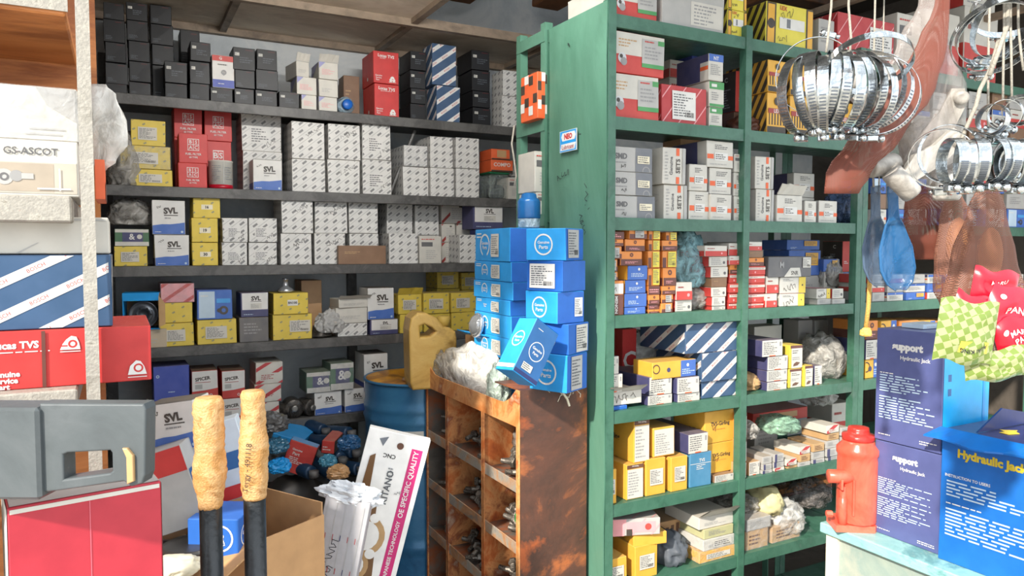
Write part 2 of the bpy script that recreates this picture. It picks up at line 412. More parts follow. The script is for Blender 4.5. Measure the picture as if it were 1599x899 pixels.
G1, G2 = 'lgrey', 'grey'
diag = [('d', 38, .026, .0012, 'grey'), ('b', 38, .026, .021, .0085, '7C7E80', .05)]
sty('lined', 'white', 'white grey-lined filter box', 'white filter boxes with diagonal print', A=diag, name='filter_box')
sty('linedh', 'white', 'white grey-lined filter box with handwriting', 'white filter boxes with diagonal print', F=[('h', .62, .72, .5, 'ink', 28, 5)], A=diag, name='filter_box')
sty('linedl', 'white', 'white grey-lined filter box with printed panel', 'white filter boxes with diagonal print', F=[('r', .2, .2, .72, .62, 'white'), ('l', .24, .22, .7, .58, 6, 'dgrey'), ('h', .75, .25, .3, 'ink', 35, 3)], A=diag, name='filter_box')
svlF = [('p', [(0, 0), (1, 0), (1, .36), (.8, .33), (.55, .3), (.3, .3), (0, .26)], '1B5FB4'), ('h', .2, .8, .18, 'ink', 30, 3), ('t', 'SVL', .56, .7, .19, 'ink', 3, .5, .05), ('r', .36, .55, .78, .575, 'ink'), ('l', .38, .44, .75, .52, 1, 'grey'), ('l', .08, .05, .4, .1, 1, 'white'), ('c', .9, .08, .035, 'pale')]
sty('svl', 'white', 'blue and white parts box', 'blue and white lettered parts boxes', F=svlF, L=[('r', 0, 0, 1, .25, 'royal')], T=[('r', 0, 0, 1, 1, 'dgrey')], name='parts_box')
sty('svln', 'navy', 'navy parts box with white front', 'blue and white lettered parts boxes', F=[('r', .05, .3, .98, .98, 'white')]+[('t', 'SVL', .55, .76, .19, 'ink', 0, .5, .05), ('r', .35, .62, .75, .64, 'ink'), ('r', .35, .34, .75, .56, 'offw'), ('l', .37, .36, .7, .54, 4, 'grey'), ('l', .1, .08, .6, .14, 1, 'pale')], name='parts_box')
ymot = [('b', 30, .032, .011, .006, '8C8A62', .04)]
sty('yel', 'yellow', 'yellow speckled box with paper label', 'yellow speckled boxes', A=ymot, S=[('F', .2, .22, .75, .72)], dust=.6)
sty('yeln', 'yellow', 'yellow speckled box with number', 'yellow speckled boxes', A=ymot, F=[('r', .3, .38, .72, .6, 'cream'), ('t', '16', .51, .49, .14, 'ink', 0, .5, .05)], dust=.4)
sty('yelp', 'yellow', 'plain yellow speckled box', 'yellow speckled boxes', A=ymot, dust=.6)
sty('blk', 'black', 'glossy black box', 'black parts boxes', F=[('l', .1, .1, .5, .3, 3, 'dgrey'), ('r', .55, .88, .85, .92, '4A1518')], L=[('l', .2, .2, .8, .35, 2, '2A2C30')], rough=.5, dust=.0)
sty('blkl', 'black', 'glossy black box with tiny label', 'black parts boxes', F=[('l', .3, .3, .9, .6, 3, 'dgrey'), ('r', .55, .88, .9, .92, '4A1518')], S=[('F', .08, .62, .28, .76)], rough=.5, dust=.0)
bs = [('r', .3, .42, .7, .82, 'white'), ('r', .32, .63, .49, .8, 'red'), ('r', .51, .63, .68, .8, 'red'), ('r', .32, .44, .49, .61, 'red'), ('r', .51, .44, .68, .61, 'red'), ('t', 'B', .405, .715, .12, 'white'), ('t', 'S', .595, .715, .12, 'white'), ('t', 'A', .405, .525, .12, 'white'), ('t', 'C', .595, .525, .12, 'white'), ('t', 'FUEL FILTER', .5, .3, .07, 'white', 0, .6), ('t', '60 TYPE', .5, .19, .06, 'white', 0, .4)]
sty('bsac', 'red', 'red fuel filter box', 'red fuel filter boxes', F=bs, name='filter_box', dust=.2)
bos = [('d', 36, .052, .0175, 'white', .3, 'BOSCH', 'red')]
sty('bosch', 'teal', 'dark blue box with white diagonal stripes', 'blue boxes with white diagonal stripes', A=bos, dust=.3)
lucF = [('t', 'Lucas TVS', .5, .86, .1, 'white', -4, .7, .03), ('l', .25, .77, .75, .8, 1, 'white'), ('t', 'Genuine', .2, .24, .05, 'white', 0, .3), ('t', 'Service', .2, .17, .05, 'white', 0, .3), ('t', 'Part', .16, .1, .05, 'white', 0, .3), ('c', .74, .17, .07, 'white'), ('c', .8, .12, .05, 'white'), ('c', .68, .12, .05, 'white'), ('r', .6, .05, .88, .07, 'white'), ('r', .72, .14, .78, .16, 'red')]
sty('lucas', 'red', 'red carton with white lettering', 'red lettered cartons', F=lucF, L=[('c', .5, .2, .06, 'white')], dust=.15)
sty('whb', 'offw', 'plain white box with blue corner', 'plain white and blue boxes', F=[('p', [(0, 1), (.35, 1), (0, .6)], 'lav'), ('l', .15, .25, .85, .6, 5, 'pink')], L=[('p', [(0, 1), (1, 1), (0, .2)], 'lav')])
sty('wht', 'offw', 'plain white box', 'plain white boxes', F=[('l', .15, .25, .85, .5, 3, 'lgrey')])
sty('rwb', 'white', 'red white and blue box', 'red white and blue boxes', F=[('r', 0, .82, 1, 1, 'red'), ('r', 0, 0, 1, .25, 'royal'), ('t', 'G', .38, .91, .09, 'white'), ('l', .25, .68, .7, .75, 1, 'ink'), ('o', .52, .48, .08, .03, 'grey'), ('r', .5, .38, .54, .5, 'grey'), ('l', .25, .1, .9, .15, 1, 'white')])
sty('kraft', 'kraft', 'brown cardboard carton', 'brown cardboard cartons', F=[('r', .0, .97, 1, 1, 'dkraft'), ('l', .15, .5, .45, .6, 2, 'offw')], L=[('r', 0, .97, 1, 1, 'dkraft')], tape=False) if False else sty('kraft', 'kraft', 'brown cardboard carton', 'brown cardboard cartons', F=[('l', .12, .48, .45, .62, 2, 'cream')])
sty('dkr', 'dkraft', 'dark brown cardboard carton', 'brown cardboard cartons', F=[('l', .12, .55, .45, .7, 2, 'tan')])
sty('compo', 'dorange', 'orange and black parts box', 'orange and black boxes', F=[('r', 0, 0, 1, .12, 'black'), ('t', 'COMPO', .5, .6, .34, 'white', 0, .8)], T=[('r', 0, 0, 1, 1, 'black')])
sty('orb', 'dorange', 'orange box with black and white checks', 'orange checked boxes', A=[('r', 0, .6, .25, .8, 'black'), ('r', .5, .75, .75, .95, 'black'), ('r', .25, .3, .5, .5, 'black'), ('r', .75, .35, 1, .55, 'black'), ('r', 0, .2, .25, .4, 'white'), ('r', .5, .1, .75, .3, 'white'), ('r', .25, .8, .5, 1, 'white')])
sty('gryw', 'offw', 'white box with dark part picture', 'white picture boxes', F=[('r', .1, .62, .6, .78, 'dgrey'), ('l', .1, .85, .8, .92, 1, 'red'), ('l', .3, .15, .9, .5, 5, 'lgrey')])
sty('rdw', 'offw', 'white box with red marks', 'white and red boxes', F=[('d', 45, .06, .012, 'dred'), ('r', .3, .12, 1, .9, 'offw'), ('l', .35, .2, .95, .8, 6, 'lgrey'), ('r', .6, .82, .75, .9, 'ink')])
sty('grn', 'dgreen', 'green and grey box with navy band', 'green and grey boxes', F=[('r', 0, .0, 1, .25, 'offw'), ('r', .0, .8, 1, 1, 'offw'), ('r', .22, .25, .82, .8, 'navy'), ('t', '&', .5, .55, .35, 'white'), ('c', .72, .55, .14, 'offw')])
sty('pinkb', 'pink', 'pink and red box in plastic', 'pink and red boxes', F=[('d', 35, .05, .012, 'red')])
sty('bluw', 'blue', 'blue and grey picture box', 'blue picture boxes', F=[('r', .05, .05, .5, .95, 'pale'), ('l', .1, .75, .4, .85, 1, 'white'), ('r', .55, .55, .95, .7, 'sky'), ('o', .75, .3, .15, .07, 'ink'), ('c', .62, .3, .07, 'ink')])
sty('spicer', 'red', 'red and white lettered box', 'red and white lettered boxes', F=[('p', [(0, .28), (.5, .3), (1, .36), (1, 1), (0, 1)], 'white'), ('t', 'SPICER', .42, .72, .13, 'ink', 6, .6, .04), ('r', .12, .58, .72, .6, 'dred'), ('r', .12, .36, .4, .52, 'lgrey'), ('o', .72, .12, .05, .03, 'white')], T=[('r', 0, 0, 1, 1, 'brown')])
sty('redst', 'offw', 'white and red striped box', 'white and red striped boxes', F=[('d', 30, .05, .014, 'crim'), ('r', .15, .15, .85, .5, 'offw'), ('l', .2, .2, .8, .45, 3, 'dred')])
sty('bluep', 'royal', 'deep blue carton', 'blue cartons', F=[('l', .4, .3, .6, .36, 1, 'pale'), ('o', .12, .75, .04, .02, 'pale')])
gen = [('o', .3, .5, .3, .26, 'white'), ('r', .22, .14, .38, .3, 'BASE'), ('t', 'Genuine', .3, .57, .09, 'white', 0, .3), ('t', 'Parts', .3, .43, .1, 'white', 0, .3), ('l', .6, .85, .9, .92, 1, 'white')]
def sub(ops, c): return [tuple(c if x == 'BASE' else x for x in o) for o in ops]
sty('gen', 'sky', 'bright blue box with white emblem', 'bright blue boxes with white emblem', L=sub(gen, 'sky'), F=[('l', .1, .8, .4, .9, 1, 'white')], S=[('F', .35, .08, .85, .92)], dust=.08, R=[])
sty('gen2', 'blue', 'blue box with white emblem', 'bright blue boxes with white emblem', L=sub(gen, 'blue'), F=sub(gen, 'blue'), dust=.08)
sty('pist', 'red', 'red and white piston box', 'red and white piston boxes', F=[('p', [(0, .45), (1, .45), (1, 1), (0, 1)], 'offw'), ('l', .06, .44, .55, .5, 1, 'offw'), ('l', .1, .62, .45, .85, 3, 'tan'), ('c', .17, .36, .13, 'silver'), ('c', .2, .28, .1, 'grey'), ('c', .15, .4, .05, 'ink'), ('r', .55, .2, 1, .9, 'lgrey'), ('r', .55, .2, 1, .3, 'green'), ('r', .86, .78, 1, .9, 'green'), ('l', .6, .4, .95, .74, 4, 'grey'), ('l', .6, .8, .8, .88, 1, 'red')], L=[('r', 0, .45, 1, 1, 'offw')])
sty('bosch2', 'teal', '', 'blue boxes with white diagonal stripes', A=[('d', 27, .052, .0165, 'white', .3, 'BOSCH', 'C8504A')], dust=.2)
sty('crimb', 'crim', 'crimson patterned box with white label', 'crimson patterned boxes', A=[('d', 50, .05, .004, 'pink')], S=[('F', .22, .12, .74, .86, 'white')])
sty('whgr', 'offw', 'white and green box', 'white and green boxes', F=[('r', 0, .7, 1, 1, 'green'), ('r', 0, 0, 1, .12, 'green'), ('l', .15, .25, .85, .6, 4, 'grey'), ('r', .15, .78, .5, .9, 'white')])
sty('whbl', 'offw', 'white box with blue top band', 'white and blue boxes', F=[('r', 0, .72, 1, 1, 'blue'), ('t', 'NT', .5, .84, .14, 'white'), ('l', .12, .2, .9, .62, 6, 'grey')], L=[('r', 0, 0, 1, 1, 'navy'), ('r', .75, 0, 1, .7, 'offw'), ('r', .75, .4, 1, .55, 'dorange')])
sty('cum', 'red', 'red box with black side', 'red and black boxes', F=[('t', 'C', .85, .85, .1, 'white'), ('l', .12, .25, .5, .36, 2, 'white')], L=[('r', 0, 0, 1, 1, 'black'), ('t', 'C', .6, .82, .12, 'offw'), ('l', .4, .1, .8, .6, 8, 'grey')])
sty('bky', 'gold', 'black and yellow box', 'black and yellow boxes', F=[('r', 0, 0, 1, .18, 'black'), ('r', .1, .22, .9, .5, 'black')]+[('r', .14+.15*i, .22, .22+.15*i, .5, 'gold') for i in range(5)]+[('r', .05, .5, .95, .62, 'dred'), ('t', 'LEX', .5, .56, .09, 'white', 0, .6), ('c', .5, .8, .1, 'ink')], L=[('d', 60, .03, .015, 'black')], T=[('r', 0, 0, 1, 1, 'ink')])
sty('bkyw', 'lemon', 'yellow and black box with white label', 'black and yellow boxes', F=[('r', 0, 0, .2, 1, 'black'), ('r', .03, .05, .17, .95, 'gold'), ('r', .84, 0, 1, 1, 'black'), ('r', .87, .05, .98, .95, 'gold'), ('c', .1, .5, .12, 'ink'), ('t', 'LEX', .35, .9, .1, 'red', -4, .3), ('r', .27, .42, .8, .68, 'white'), ('r', .42, .45, .5, .66, 'slate'), ('h', .45, .8, .3, 'ink', 20, 3), ('h', .35, .2, .25, 'ink', 10, 3)], L=[('d', 60, .03, .015, 'black')])
sty('smd', 'lgrey', 'light and dark grey lettered box', 'grey lettered boxes', F=[('r', .6, 0, 1, 1, 'slate'), ('t', 'SMD', .27, .62, .24, 'dgrey', 0, .4, .04), ('l', .12, .32, .45, .42, 1, 'grey'), ('o', .85, .05, .2, .15, 'grey'), ('h', .32, .2, .12, 'ink', 0, 2)], S=[('F', .64, .35, .92, .66, 'cream')])
mw = [('r', 0, .32, .25, .5, 'dorange'), ('r', .8, .3, 1, .46, 'dorange'), ('l', .3, .68, .8, .88, 3, 'dgrey'), ('r', .28, .26, .78, .56, 'white'), ('l', .32, .3, .75, .52, 3, 'ink'), ('l', .1, .08, .9, .16, 1, 'lgrey')]
sty('mann', 'offw', 'white box with orange band', 'white boxes with orange bands', F=mw, L=[('r', 0, 0, .75, 1, 'navy')], T=[('r', 0, 0, 1, 1, 'teal')])
sty('mant', 'offw', 'tall white box with orange bars', 'white boxes with orange bands', F=[('r', .58, .78, .72, 1, 'dorange'), ('r', .58, 0, .72, .2, 'dorange'), ('l', .1, .1, .25, .9, 9, 'lgrey'), ('t', 'Genuine', .36, .5, .2, 'dgrey', 90, .5), ('t', 'SETS', .66, .5, .16, 'ink', 90, .4), ('r', .85, 0, 1, 1, 'lgrey')], L=[('r', 0, 0, .6, 1, 'navy'), ('h', .75, .5, .3, 'lgrey', 60, 3)])
men = [('r', 0, .0, 1, .45, 'maroon'), ('o', .5, .75, .15, .06, 'maroon'), ('l', .2, .12, .8, .3, 2, 'pink')]
sty('org', 'orange', 'orange and maroon box', 'orange and maroon boxes', F=men, L=[('r', 0, 0, 1, .45, 'maroon')])
sty('orl', 'orange', 'orange box with yellow label', 'orange and maroon boxes', F=[('r', .0, .0, .25, .6, 'maroon')], S=[('F', .35, .05, .9, .95, 'lemon')])
sty('orw', 'orange', 'orange box with worn white label', 'orange and maroon boxes', F=[('r', 0, 0, 1, .4, 'maroon')], S=[('F', .3, .1, .8, .9, 'lgrey')])
sty('men', 'orange', 'tall orange, maroon and white box', 'orange and maroon boxes', F=[('r', .35, 0, 1, .6, 'maroon'), ('r', 0, .62, 1, .92, 'white'), ('t', 'MENON', .55, .3, .26, 'white', -90, .5, .03), ('h', .4, .75, .3, 'ink', 0, 2)])
sty('blb', 'blue', 'bright blue flat box', 'flat blue boxes', F=[('c', .55, .75, .1, 'white'), ('l', .15, .2, .85, .5, 3, 'pale')], L=[('r', 0, 0, 1, 1, 'gold')])
sty('rw', 'offw', 'white and red flat box', 'flat white and red boxes', F=[('r', 0, 0, 1, .5, 'red'), ('l', .1, .65, .5, .8, 1, 'dred'), ('c', .75, .28, .1, 'pink')], L=[('r', 0, 0, 1, .5, 'red')])
sty('rwr', 'red', 'red flat box with pale stripe', 'flat white and red boxes', F=[('r', 0, .6, 1, .85, 'offw'), ('c', .4, .3, .12, 'pink'), ('l', .1, .68, .9, .8, 1, 'dred')])
sty('rwt', 'offw', 'white flat box with fine print', 'flat white and red boxes', F=[('l', .1, .15, .7, .85, 4, 'grey'), ('c', .8, .4, .15, 'dgrey')], L=[('r', 0, 0, 1, 1, 'red')])
sty('kyb', 'dgrey', 'dark grey long box', 'dark grey boxes', F=[('p', [(.35, 0), (.5, .45), (.72, .45), (.76, 0)], 'offw'), ('t', 'SNR', .6, .2, .2, 'ink', 0, .2), ('t', 'M', .3, .6, .3, 'grey')], S=[('F', .78, .45, .97, .95, 'offw')])
sty('blug', 'blue', 'blue box with yellow sticker', 'blue boxes with stickers', S=[('F', .5, .4, .9, .9, 'gold')], F=[('l', .1, .1, .4, .3, 2, 'pale')])
sty('why', 'offw', 'white box with yellow end', 'white and yellow boxes', F=[('r', .72, 0, 1, 1, 'yellow'), ('h', .35, .35, .5, 'ink', 20, 4), ('c', .86, .5, .06, 'ink'), ('l', .1, .75, .6, .9, 2, 'grey')], T=[('r', 0, 0, 1, 1, 'pink')])
sty('nvw', 'navy', 'navy box with white printed front', 'navy boxes with white fronts', F=[('r', .0, .0, 1, 1, 'offw'), ('l', .08, .12, .75, .9, 7, 'dgrey'), ('r', .84, .6, .93, .85, 'grey'), ('r', .35, 0, .65, .07, 'dorange')])
sty('ylbl', 'gold', 'yellow and blue flat box', 'yellow and blue boxes', F=[('r', .64, 0, 1, 1, 'blue'), ('c', .36, .5, .14, 'navy'), ('o', .08, .6, .28, .22, 'ink'), ('c', .8, .7, .1, 'white'), ('l', .67, .15, .97, .5, 3, 'pale')])
sty('ylw', 'yellow', 'yellow box with white picture label', 'yellow picture boxes', F=[('r', .12, 0, 1, 1, 'offw'), ('r', .05, .86, 1, 1, 'maroon'), ('l', .2, .62, .9, .8, 2, 'dgrey'), ('l', .2, .35, .9, .5, 2, 'grey'), ('p', [(.25, .1), (.6, .12), (.8, .24), (.5, .28), (.3, .2)], 'brown')])
gir = [('r', .0, .88, 1, 1, 'brown'), ('t', 'TVS Girling', .5, .94, .05, 'white', 0, .6), ('r', .04, .03, .96, .86, 'offw'), ('l', .1, .1, .8, .8, 9, 'grey')]
sty('gir', 'gold', 'yellow box with white printed front', 'yellow brake parts boxes', F=gir, L=[('t', 'Girling', .55, .48, .17, 'ink', 0, .8, .03), ('l', .3, .3, .8, .34, 1, 'orange')])
sty('girp', 'gold', 'yellow box with paper label', 'yellow brake parts boxes', S=[('F', .18, .28, .85, .72, 'offw')])
sty('girf', 'gold', 'large yellow lettered box', 'yellow brake parts boxes', F=[('t', 'TVS-Girling', .52, .58, .16, 'ink', 0, .66, .02), ('l', .3, .4, .8, .44, 1, 'orange'), ('h', .3, .5, .25, 'brown', -30, 2)], R=gir)
sty('tvsb', 'sky', 'blue plastic-wrapped box', 'blue wrapped boxes', F=[('t', 'TVS', .5, .78, .1, 'white', 0, .5), ('r', 0, .68, 1, .7, 'white'), ('l', .3, .5, .75, .66, 3, 'white')], base=None) if False else sty('tvsb', '2C7FA8', 'blue plastic-wrapped box', 'blue wrapped boxes', F=[('t', 'TVS', .55, .78, .1, 'white', 0, .5), ('r', 0, .68, 1, .695, 'white'), ('l', .3, .5, .75, .66, 3, 'white')])
sty('grw', 'lgrey', 'pale grey box', 'pale grey boxes', F=[('l', .15, .3, .8, .8, 4, 'grey')], dust=.7)
sty('stl', 'lgrey', 'small grey part packet', 'small grey packets', F=[('r', .0, .0, .25, 1, 'navy'), ('l', .3, .2, .9, .8, 3, 'grey')], dust=.5)
sty('tanp', 'tan', 'small tan packet', 'small tan packets', F=[('l', .15, .2, .85, .8, 3, 'brown')], dust=.4)
sty('rdlong', 'red', 'long flat red-ended box', 'long flat red-ended boxes', F=[('r', .3, .3, .8, .8, 'tan')], T=[('r', 0, 0, 1, 1, 'pink')], L=[('t', 'HI-TECH', .6, .5, .5, 'pink', 0, .3)])
ORD = ['', 'first', 'second', 'third', 'fourth', 'fifth', 'sixth', 'seventh', 'eighth', 'ninth', 'tenth', 'eleventh', 'twelfth', 'thirteenth', 'fourteenth', 'fifteenth', 'sixteenth', 'seventeenth', 'eighteenth', 'nineteenth', 'twentieth', 'twenty-first', 'twenty-second', 'twenty-third', 'twenty-fourth']
def level(i, n):
    if n == 1: return 'alone at'
    if i == n-1: return 'top of'
    if i == 0: return 'bottom of'
    if n == 3: return 'middle of'
    return ORD[n-i] + ' down in' if i >= n/2 else ORD[i+1] + ' up in'
_seed = [0]; TOPS = {}
def row(Yp, zsh, phrase, stacks, dp=.13, key=None):
    """stacks of boxes along a shelf: each box (pixel left, right, top of its front face, style, options); bottom box rests on the shelf"""
    stacks = sorted(stacks, key=lambda s: (s[0][0]+s[0][1])/2)
    for si, stk in enumerate(stacks):
        zb = zsh+.0003; n = len(stk)
        if isinstance(stk[0][-1], dict) and 'zb' in stk[0][-1]: zb = stk[0][-1]['zb']
        for bi, b in enumerate(stk):
            x0, x1, yt, st = b[:4]; op = dict(b[4]) if len(b) > 4 else {}; op.pop('zb', None)
            _seed[0] += 1; rnd = random.Random(_seed[0])
            d = op.pop('d', .012+rnd.uniform(0, .012)); D = op.pop('dp', dp); Y = Yp+d
            a = onY(x0, yt, Y); c = onY(x1, yt, Y); z1 = onY((x0+x1)/2, yt, Y).z
            wd = c.x-a.x-.002; h = max(.012, z1-zb)
            rz = op.pop('rz', rnd.uniform(-.014, .014)); word = op.pop('desc', STY[st]['desc'])
            lab = op.pop('label', None) or f"{word}, {level(bi, n)} {ORD[si+1]} {'place' if n == 1 else 'stack'} from left, {phrase}"
            if len(lab.split()) > 16 and ' with ' in word: lab = lab.replace(word, word.split(' with ')[0])
            for cut in (' printed', ' filter', ' parts', ' lettered', ' patterned', ' long', ' flat'):
                if len(lab.split()) > 16: lab = lab.replace(cut, '', 1)
            grp = STY[st]['group']+' on the '+phrase
            o = pbox(st, wd, D, h-.0006, ((a.x+c.x)/2, Y+D/2, zb), rz=rz, label=lab, group=grp, seed=_seed[0], **op)
            if key: TOPS[key+str(bi)] = o
            zb += h
# ================= the room =================
def struct(name, mb, mats): return tag(mb.build(name, mats), kind='structure')
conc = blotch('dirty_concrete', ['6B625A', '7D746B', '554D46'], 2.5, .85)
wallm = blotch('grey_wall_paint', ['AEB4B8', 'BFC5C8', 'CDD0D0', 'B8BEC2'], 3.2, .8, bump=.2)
struct('floor', MB().box(-1.6, 4.6, .3, 3.7, -.1, 0), conc)
struct('ground', MB().box(-9, 12, -9, .2999, -.1, 0), blotch('street_concrete', ['A39C90', 'B7B0A4', '928B80'], 1.2, .9))
tube = empty('added_fill_light', (.75, 1.75, 2.36), label='added fill light shaped like a fluorescent tube, out of view overhead', cat='lamp')  # added unseen fill light that brightens the back of the shop
MB().box(-.32, .32, -.03, .03, .02, .05, c=.004).build('fill_light_housing', M('offw', .4), tube)
em = bpy.data.materials.new('added_fill_glow'); em.use_nodes = True; em.node_tree.nodes['Principled BSDF'].inputs['Emission Color'].default_value = (1, .97, .92, 1); em.node_tree.nodes['Principled BSDF'].inputs['Emission Strength'].default_value = 6
MB().lathe([(.013, -.3), (.013, .3)], 12, axis='x').build('tube', em, tube, True)
la = bpy.data.lights.new('added_fill_area', 'AREA'); la.shape = 'RECTANGLE'; la.size = .6; la.size_y = .03; la.energy = 8; la.color = (1, .97, .92)
lo = bpy.data.objects.new('added_fill_area', la); COL.objects.link(lo); lo.parent = tube; lo.location = (0, 0, -.016)
la2 = la.copy(); la2.energy = 13; lo2 = bpy.data.objects.new('added_fill_area', la2); COL.objects.link(lo2); lo2.parent = tube; lo2.location = (0, .0, -.02); lo2.rotation_euler = (math.radians(125), 0, 0)  # second added area light, tilted up to brighten ceiling and back wall
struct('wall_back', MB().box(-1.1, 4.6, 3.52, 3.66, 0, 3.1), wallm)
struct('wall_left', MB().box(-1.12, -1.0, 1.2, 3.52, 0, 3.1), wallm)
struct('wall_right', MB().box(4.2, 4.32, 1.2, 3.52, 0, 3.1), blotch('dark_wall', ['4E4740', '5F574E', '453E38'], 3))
ROOF_Y = .6
struct('ceiling', MB().box(-1.12, 4.32, ROOF_Y, 3.66, 3.0, 3.1), blotch('dark_roof', ['1E1813', '2B221B', '15110E'], 2, .9))
pan = blotch('beige_panel', ['CDBDA8', 'D9CAB6', 'BFAE9A', 'D2C3AE'], 2.2, .7, bump=.12, stretch=(1, 2, 1))
# false ceiling of beige boards, some missing
fc = empty('trim_1', (0, 0, 2.47)); tag(fc, kind='structure')
def cpanel(x0, x1, y0, y1): tag(MB().box(x0, x1, y0, y1, 0, .012, c=.002).build('ceiling_board', pan, fc), kind='structure')
xs = [-1.0, -.28, .42, 1.12, 1.82, 2.52, 3.22, 3.92]
for i in range(len(xs)-1): cpanel(xs[i]+.012, xs[i+1]-.012, 3.02, 3.5)
for i in range(3): cpanel(xs[i]+.012, xs[i+1]-.012, 2.32, 2.99)
cpanel(-.98, -.3, 1.6, 2.29)
cpanel(-.26, .40, 1.6, 2.29)
tb = MB()
for x in xs: tb.box(x-.014, x+.014, 1.3, 3.5, -.022, .004)
tb.box(-1, 4.1, 3.0-.016, 3.0+.012, -.03, .01); tb.box(-1, 1.12, 2.295, 2.32, -.026, .004); tb.box(-1, 4.1, 3.485, 3.515, -.03, .01)
tag(tb.build('ceiling_batten', blotch('batten', ['6E5F50', '8C7B69', '5A4C40'], 6), fc), kind='structure')
# roof timbers above the missing boards
for i, (x, y) in enumerate([(1.35, 2.72), (1.75, 2.62), (2.6, 2.5)]):
    t = MB().box(-.07, .07, -.9, .35, 0, .06, c=.004).box(-.5, .5, -.05, .05, .0601, .16, c=.004).build('roof_timber', blotch('timber', ['4A2E1A', '6B4426', '3A2415'], 4), loc=(x, y, 2.60+.001*i))
    tag(t, kind='structure'); t.name = 'trim_%d' % (i+2)
# ================= dark shelving along the back wall =================
dkm = blotch('dark_shelf_paint', ['4C4A48', '5B5956', '42403E', '66635F'], 7, .5, .0, .2)
YB = 3.12; ZB = [2.08, 1.740, 1.436, 1.123, .79]
rb = empty('shelving_rack', (1.0, YB+.2, 0), (0, 0, 0), 'long dark grey metal shelving rack against the back wall', 'shelf')
for z in ZB+[.42]:
    MB().box(-1.1, 1.25, -.189, .19, z-.006, z).box(-1.1, 1.25, -.2, -.1891, z-.04, z+.0004, c=.002).build('shelf_board', dkm, rb)
for x in (-1.04, -.02, .42, 1.1):
    MB().box(x-.02, x+.02, .15, .188, 0, 2.3).build('post', dkm, rb)
MB().box(-1.125, -1.103, -.2, .19, 0, 2.4, c=.002).build('side_panel', blotch('brown_board', ['5D4A3A', '70594600'[:6], '4B3B2E'], 4), rb)
MB().tube([(.08, -.12, 1.75), (.2, -.12, 2.04)], .008, 6).build('brace', dkm, rb)
# ================= green shelving =================
grm = blotch('green_paint', ['315946', '3A6552', '426C59', '345D4B', '50695D'], 5, .42, 0, .25, dist=.3)
grp = blotch('green_panel_paint', ['45705C', '4E7A66', '598571', '47735F', '6E8F80'], 2.2, .4, 0, .2, stretch=(1, 1, .4))
YG = 1.824; ZG = [2.2, 1.898, 1.596, 1.298, 1.003, .712, .447]
def green_rack(x0, xm, x1, label, panel, ylen=.35):
    r = empty('shelving_rack', (x0, YG, 0), (0, 0, 0), label, 'shelf', None)
    X1 = x1-x0; XM = xm-x0
    for z in ZG+[.12]:
        b = MB().box(.002, X1-.002, .004, ylen, z-.003, z)
        b.box(.03, X1-.03, 0, .004, z-.036, z+.0005); b.box(.03, X1-.03, .0, .014, z-.038, z-.0361)
        b.build('shelf_board', grm, r)
    for x in (0, XM-.014, X1-.028):
        wd = .028
        MB().box(x, x+wd, -.0035, -.0005, 0, 2.24).box(x, x+.003, -.0005, .026, 0, 2.24).build('post', grm, r)
        MB().box(x, x+wd, ylen+.0005, ylen+.003, 0, 2.24).build('post', grm, r)
    if panel:
        n = 14; vs = []; fs = []
        for i in range(n+1):
            z = 2.235*i/n
            for y in (0, .33): vs.append((-.0045-.002*math.sin(i*2.1+y*9), y, z))
        k = len(vs); vs += [(v[0]+.003, v[1], v[2]) for v in vs]
        for i in range(n): fs += [(2*i, 2*i+2, 2*i+3, 2*i+1), (k+2*i, k+2*i+1, k+2*i+3, k+2*i+2)]
        fs += [(0, k, k+2*n, 2*n)[::-1]] if False else [(2*i, k+2*i, k+2*i+2, 2*i+2) for i in range(n)] + [(2*i+1, 2*i+3, k+2*i+3, k+2*i+1) for i in range(n)]
        p = link('side_panel', vs, fs, grp, parent=r)
    return r
gr1 = green_rack(1.292, 1.86, 2.447, 'green metal shelving rack with solid side panel, loaded with parts boxes', True)
gr2 = green_rack(2.449, 3.06, 3.66, 'green metal shelving rack further right, behind the hanging goods', False)
# printed sticker and marker scribbles on the side panel
stp = onX(891, 220, 1.286)
P = Painter(.1, .004, .068); P.use('F'); P.clp = (0, 0, 1, 1)
P.rect(0, 0, 1, 1, 'white'); P.k = 1; P.rect(.02, .02, .98, .98, 'sky'); P.k = 2
P.poly([(.1, .72), (.17, .9), (.9, .9), (.96, .72), (.9, .52), (.17, .52)], 'white'); P.poly([(.05, .08), (.9, .08), (.97, .38), (.1, .38)], 'white'); P.k = 3
P.text('NEO', .52, .71, .27, 'red', 0, .6, .06); P.text('Lubricant', .5, .22, .2, 'dred', 0, .75, .02)
st_o = P.emit('sticker', lambda c: M(c, .3), gr1, ([Vector(v) for v in [(-.05, -.002, 0), (.05, -.002, 0), (.05, -.002, .068), (-.05, -.002, .068), (-.05, .0, 0), (.05, .0, 0), (.05, .0, .068), (-.05, .0, .068)]], [(0, 1, 2, 3), (7, 6, 5, 4), (0, 3, 7, 4), (1, 5, 6, 2), (3, 2, 6, 7), (0, 4, 5, 1)], 'white'))
st_o.rotation_euler = (0, 0, -math.pi/2); st_o.location = (stp.x-.0075-1.292+.0, stp.y-YG, stp.z-.034); st_o['label'] = 'small blue and white oval-logo sticker'
P = Painter(.33, .004, 2.2, rnd=random.Random(4)); P.use('F')
for (u, z, wd, rot) in [(.72, 1.66, .25, -80), (.3, 1.74, .22, 10), (.6, 1.86, .04, 0), (.4, 2.15, .07, -40), (.65, 1.58, .2, -70)]: 
    P = Painter(.33, .004, 2.2, rnd=random.Random(int(u*100))); P.use('F'); P.hand(u, z/2.2, wd, 'ink', rot, 4, .0022); mk = P.emit('pen_mark', lambda c: M(c, .6), gr1); mk.rotation_euler = (0, 0, -math.pi/2); mk.location = (-.0065-.0015, .165, 0)
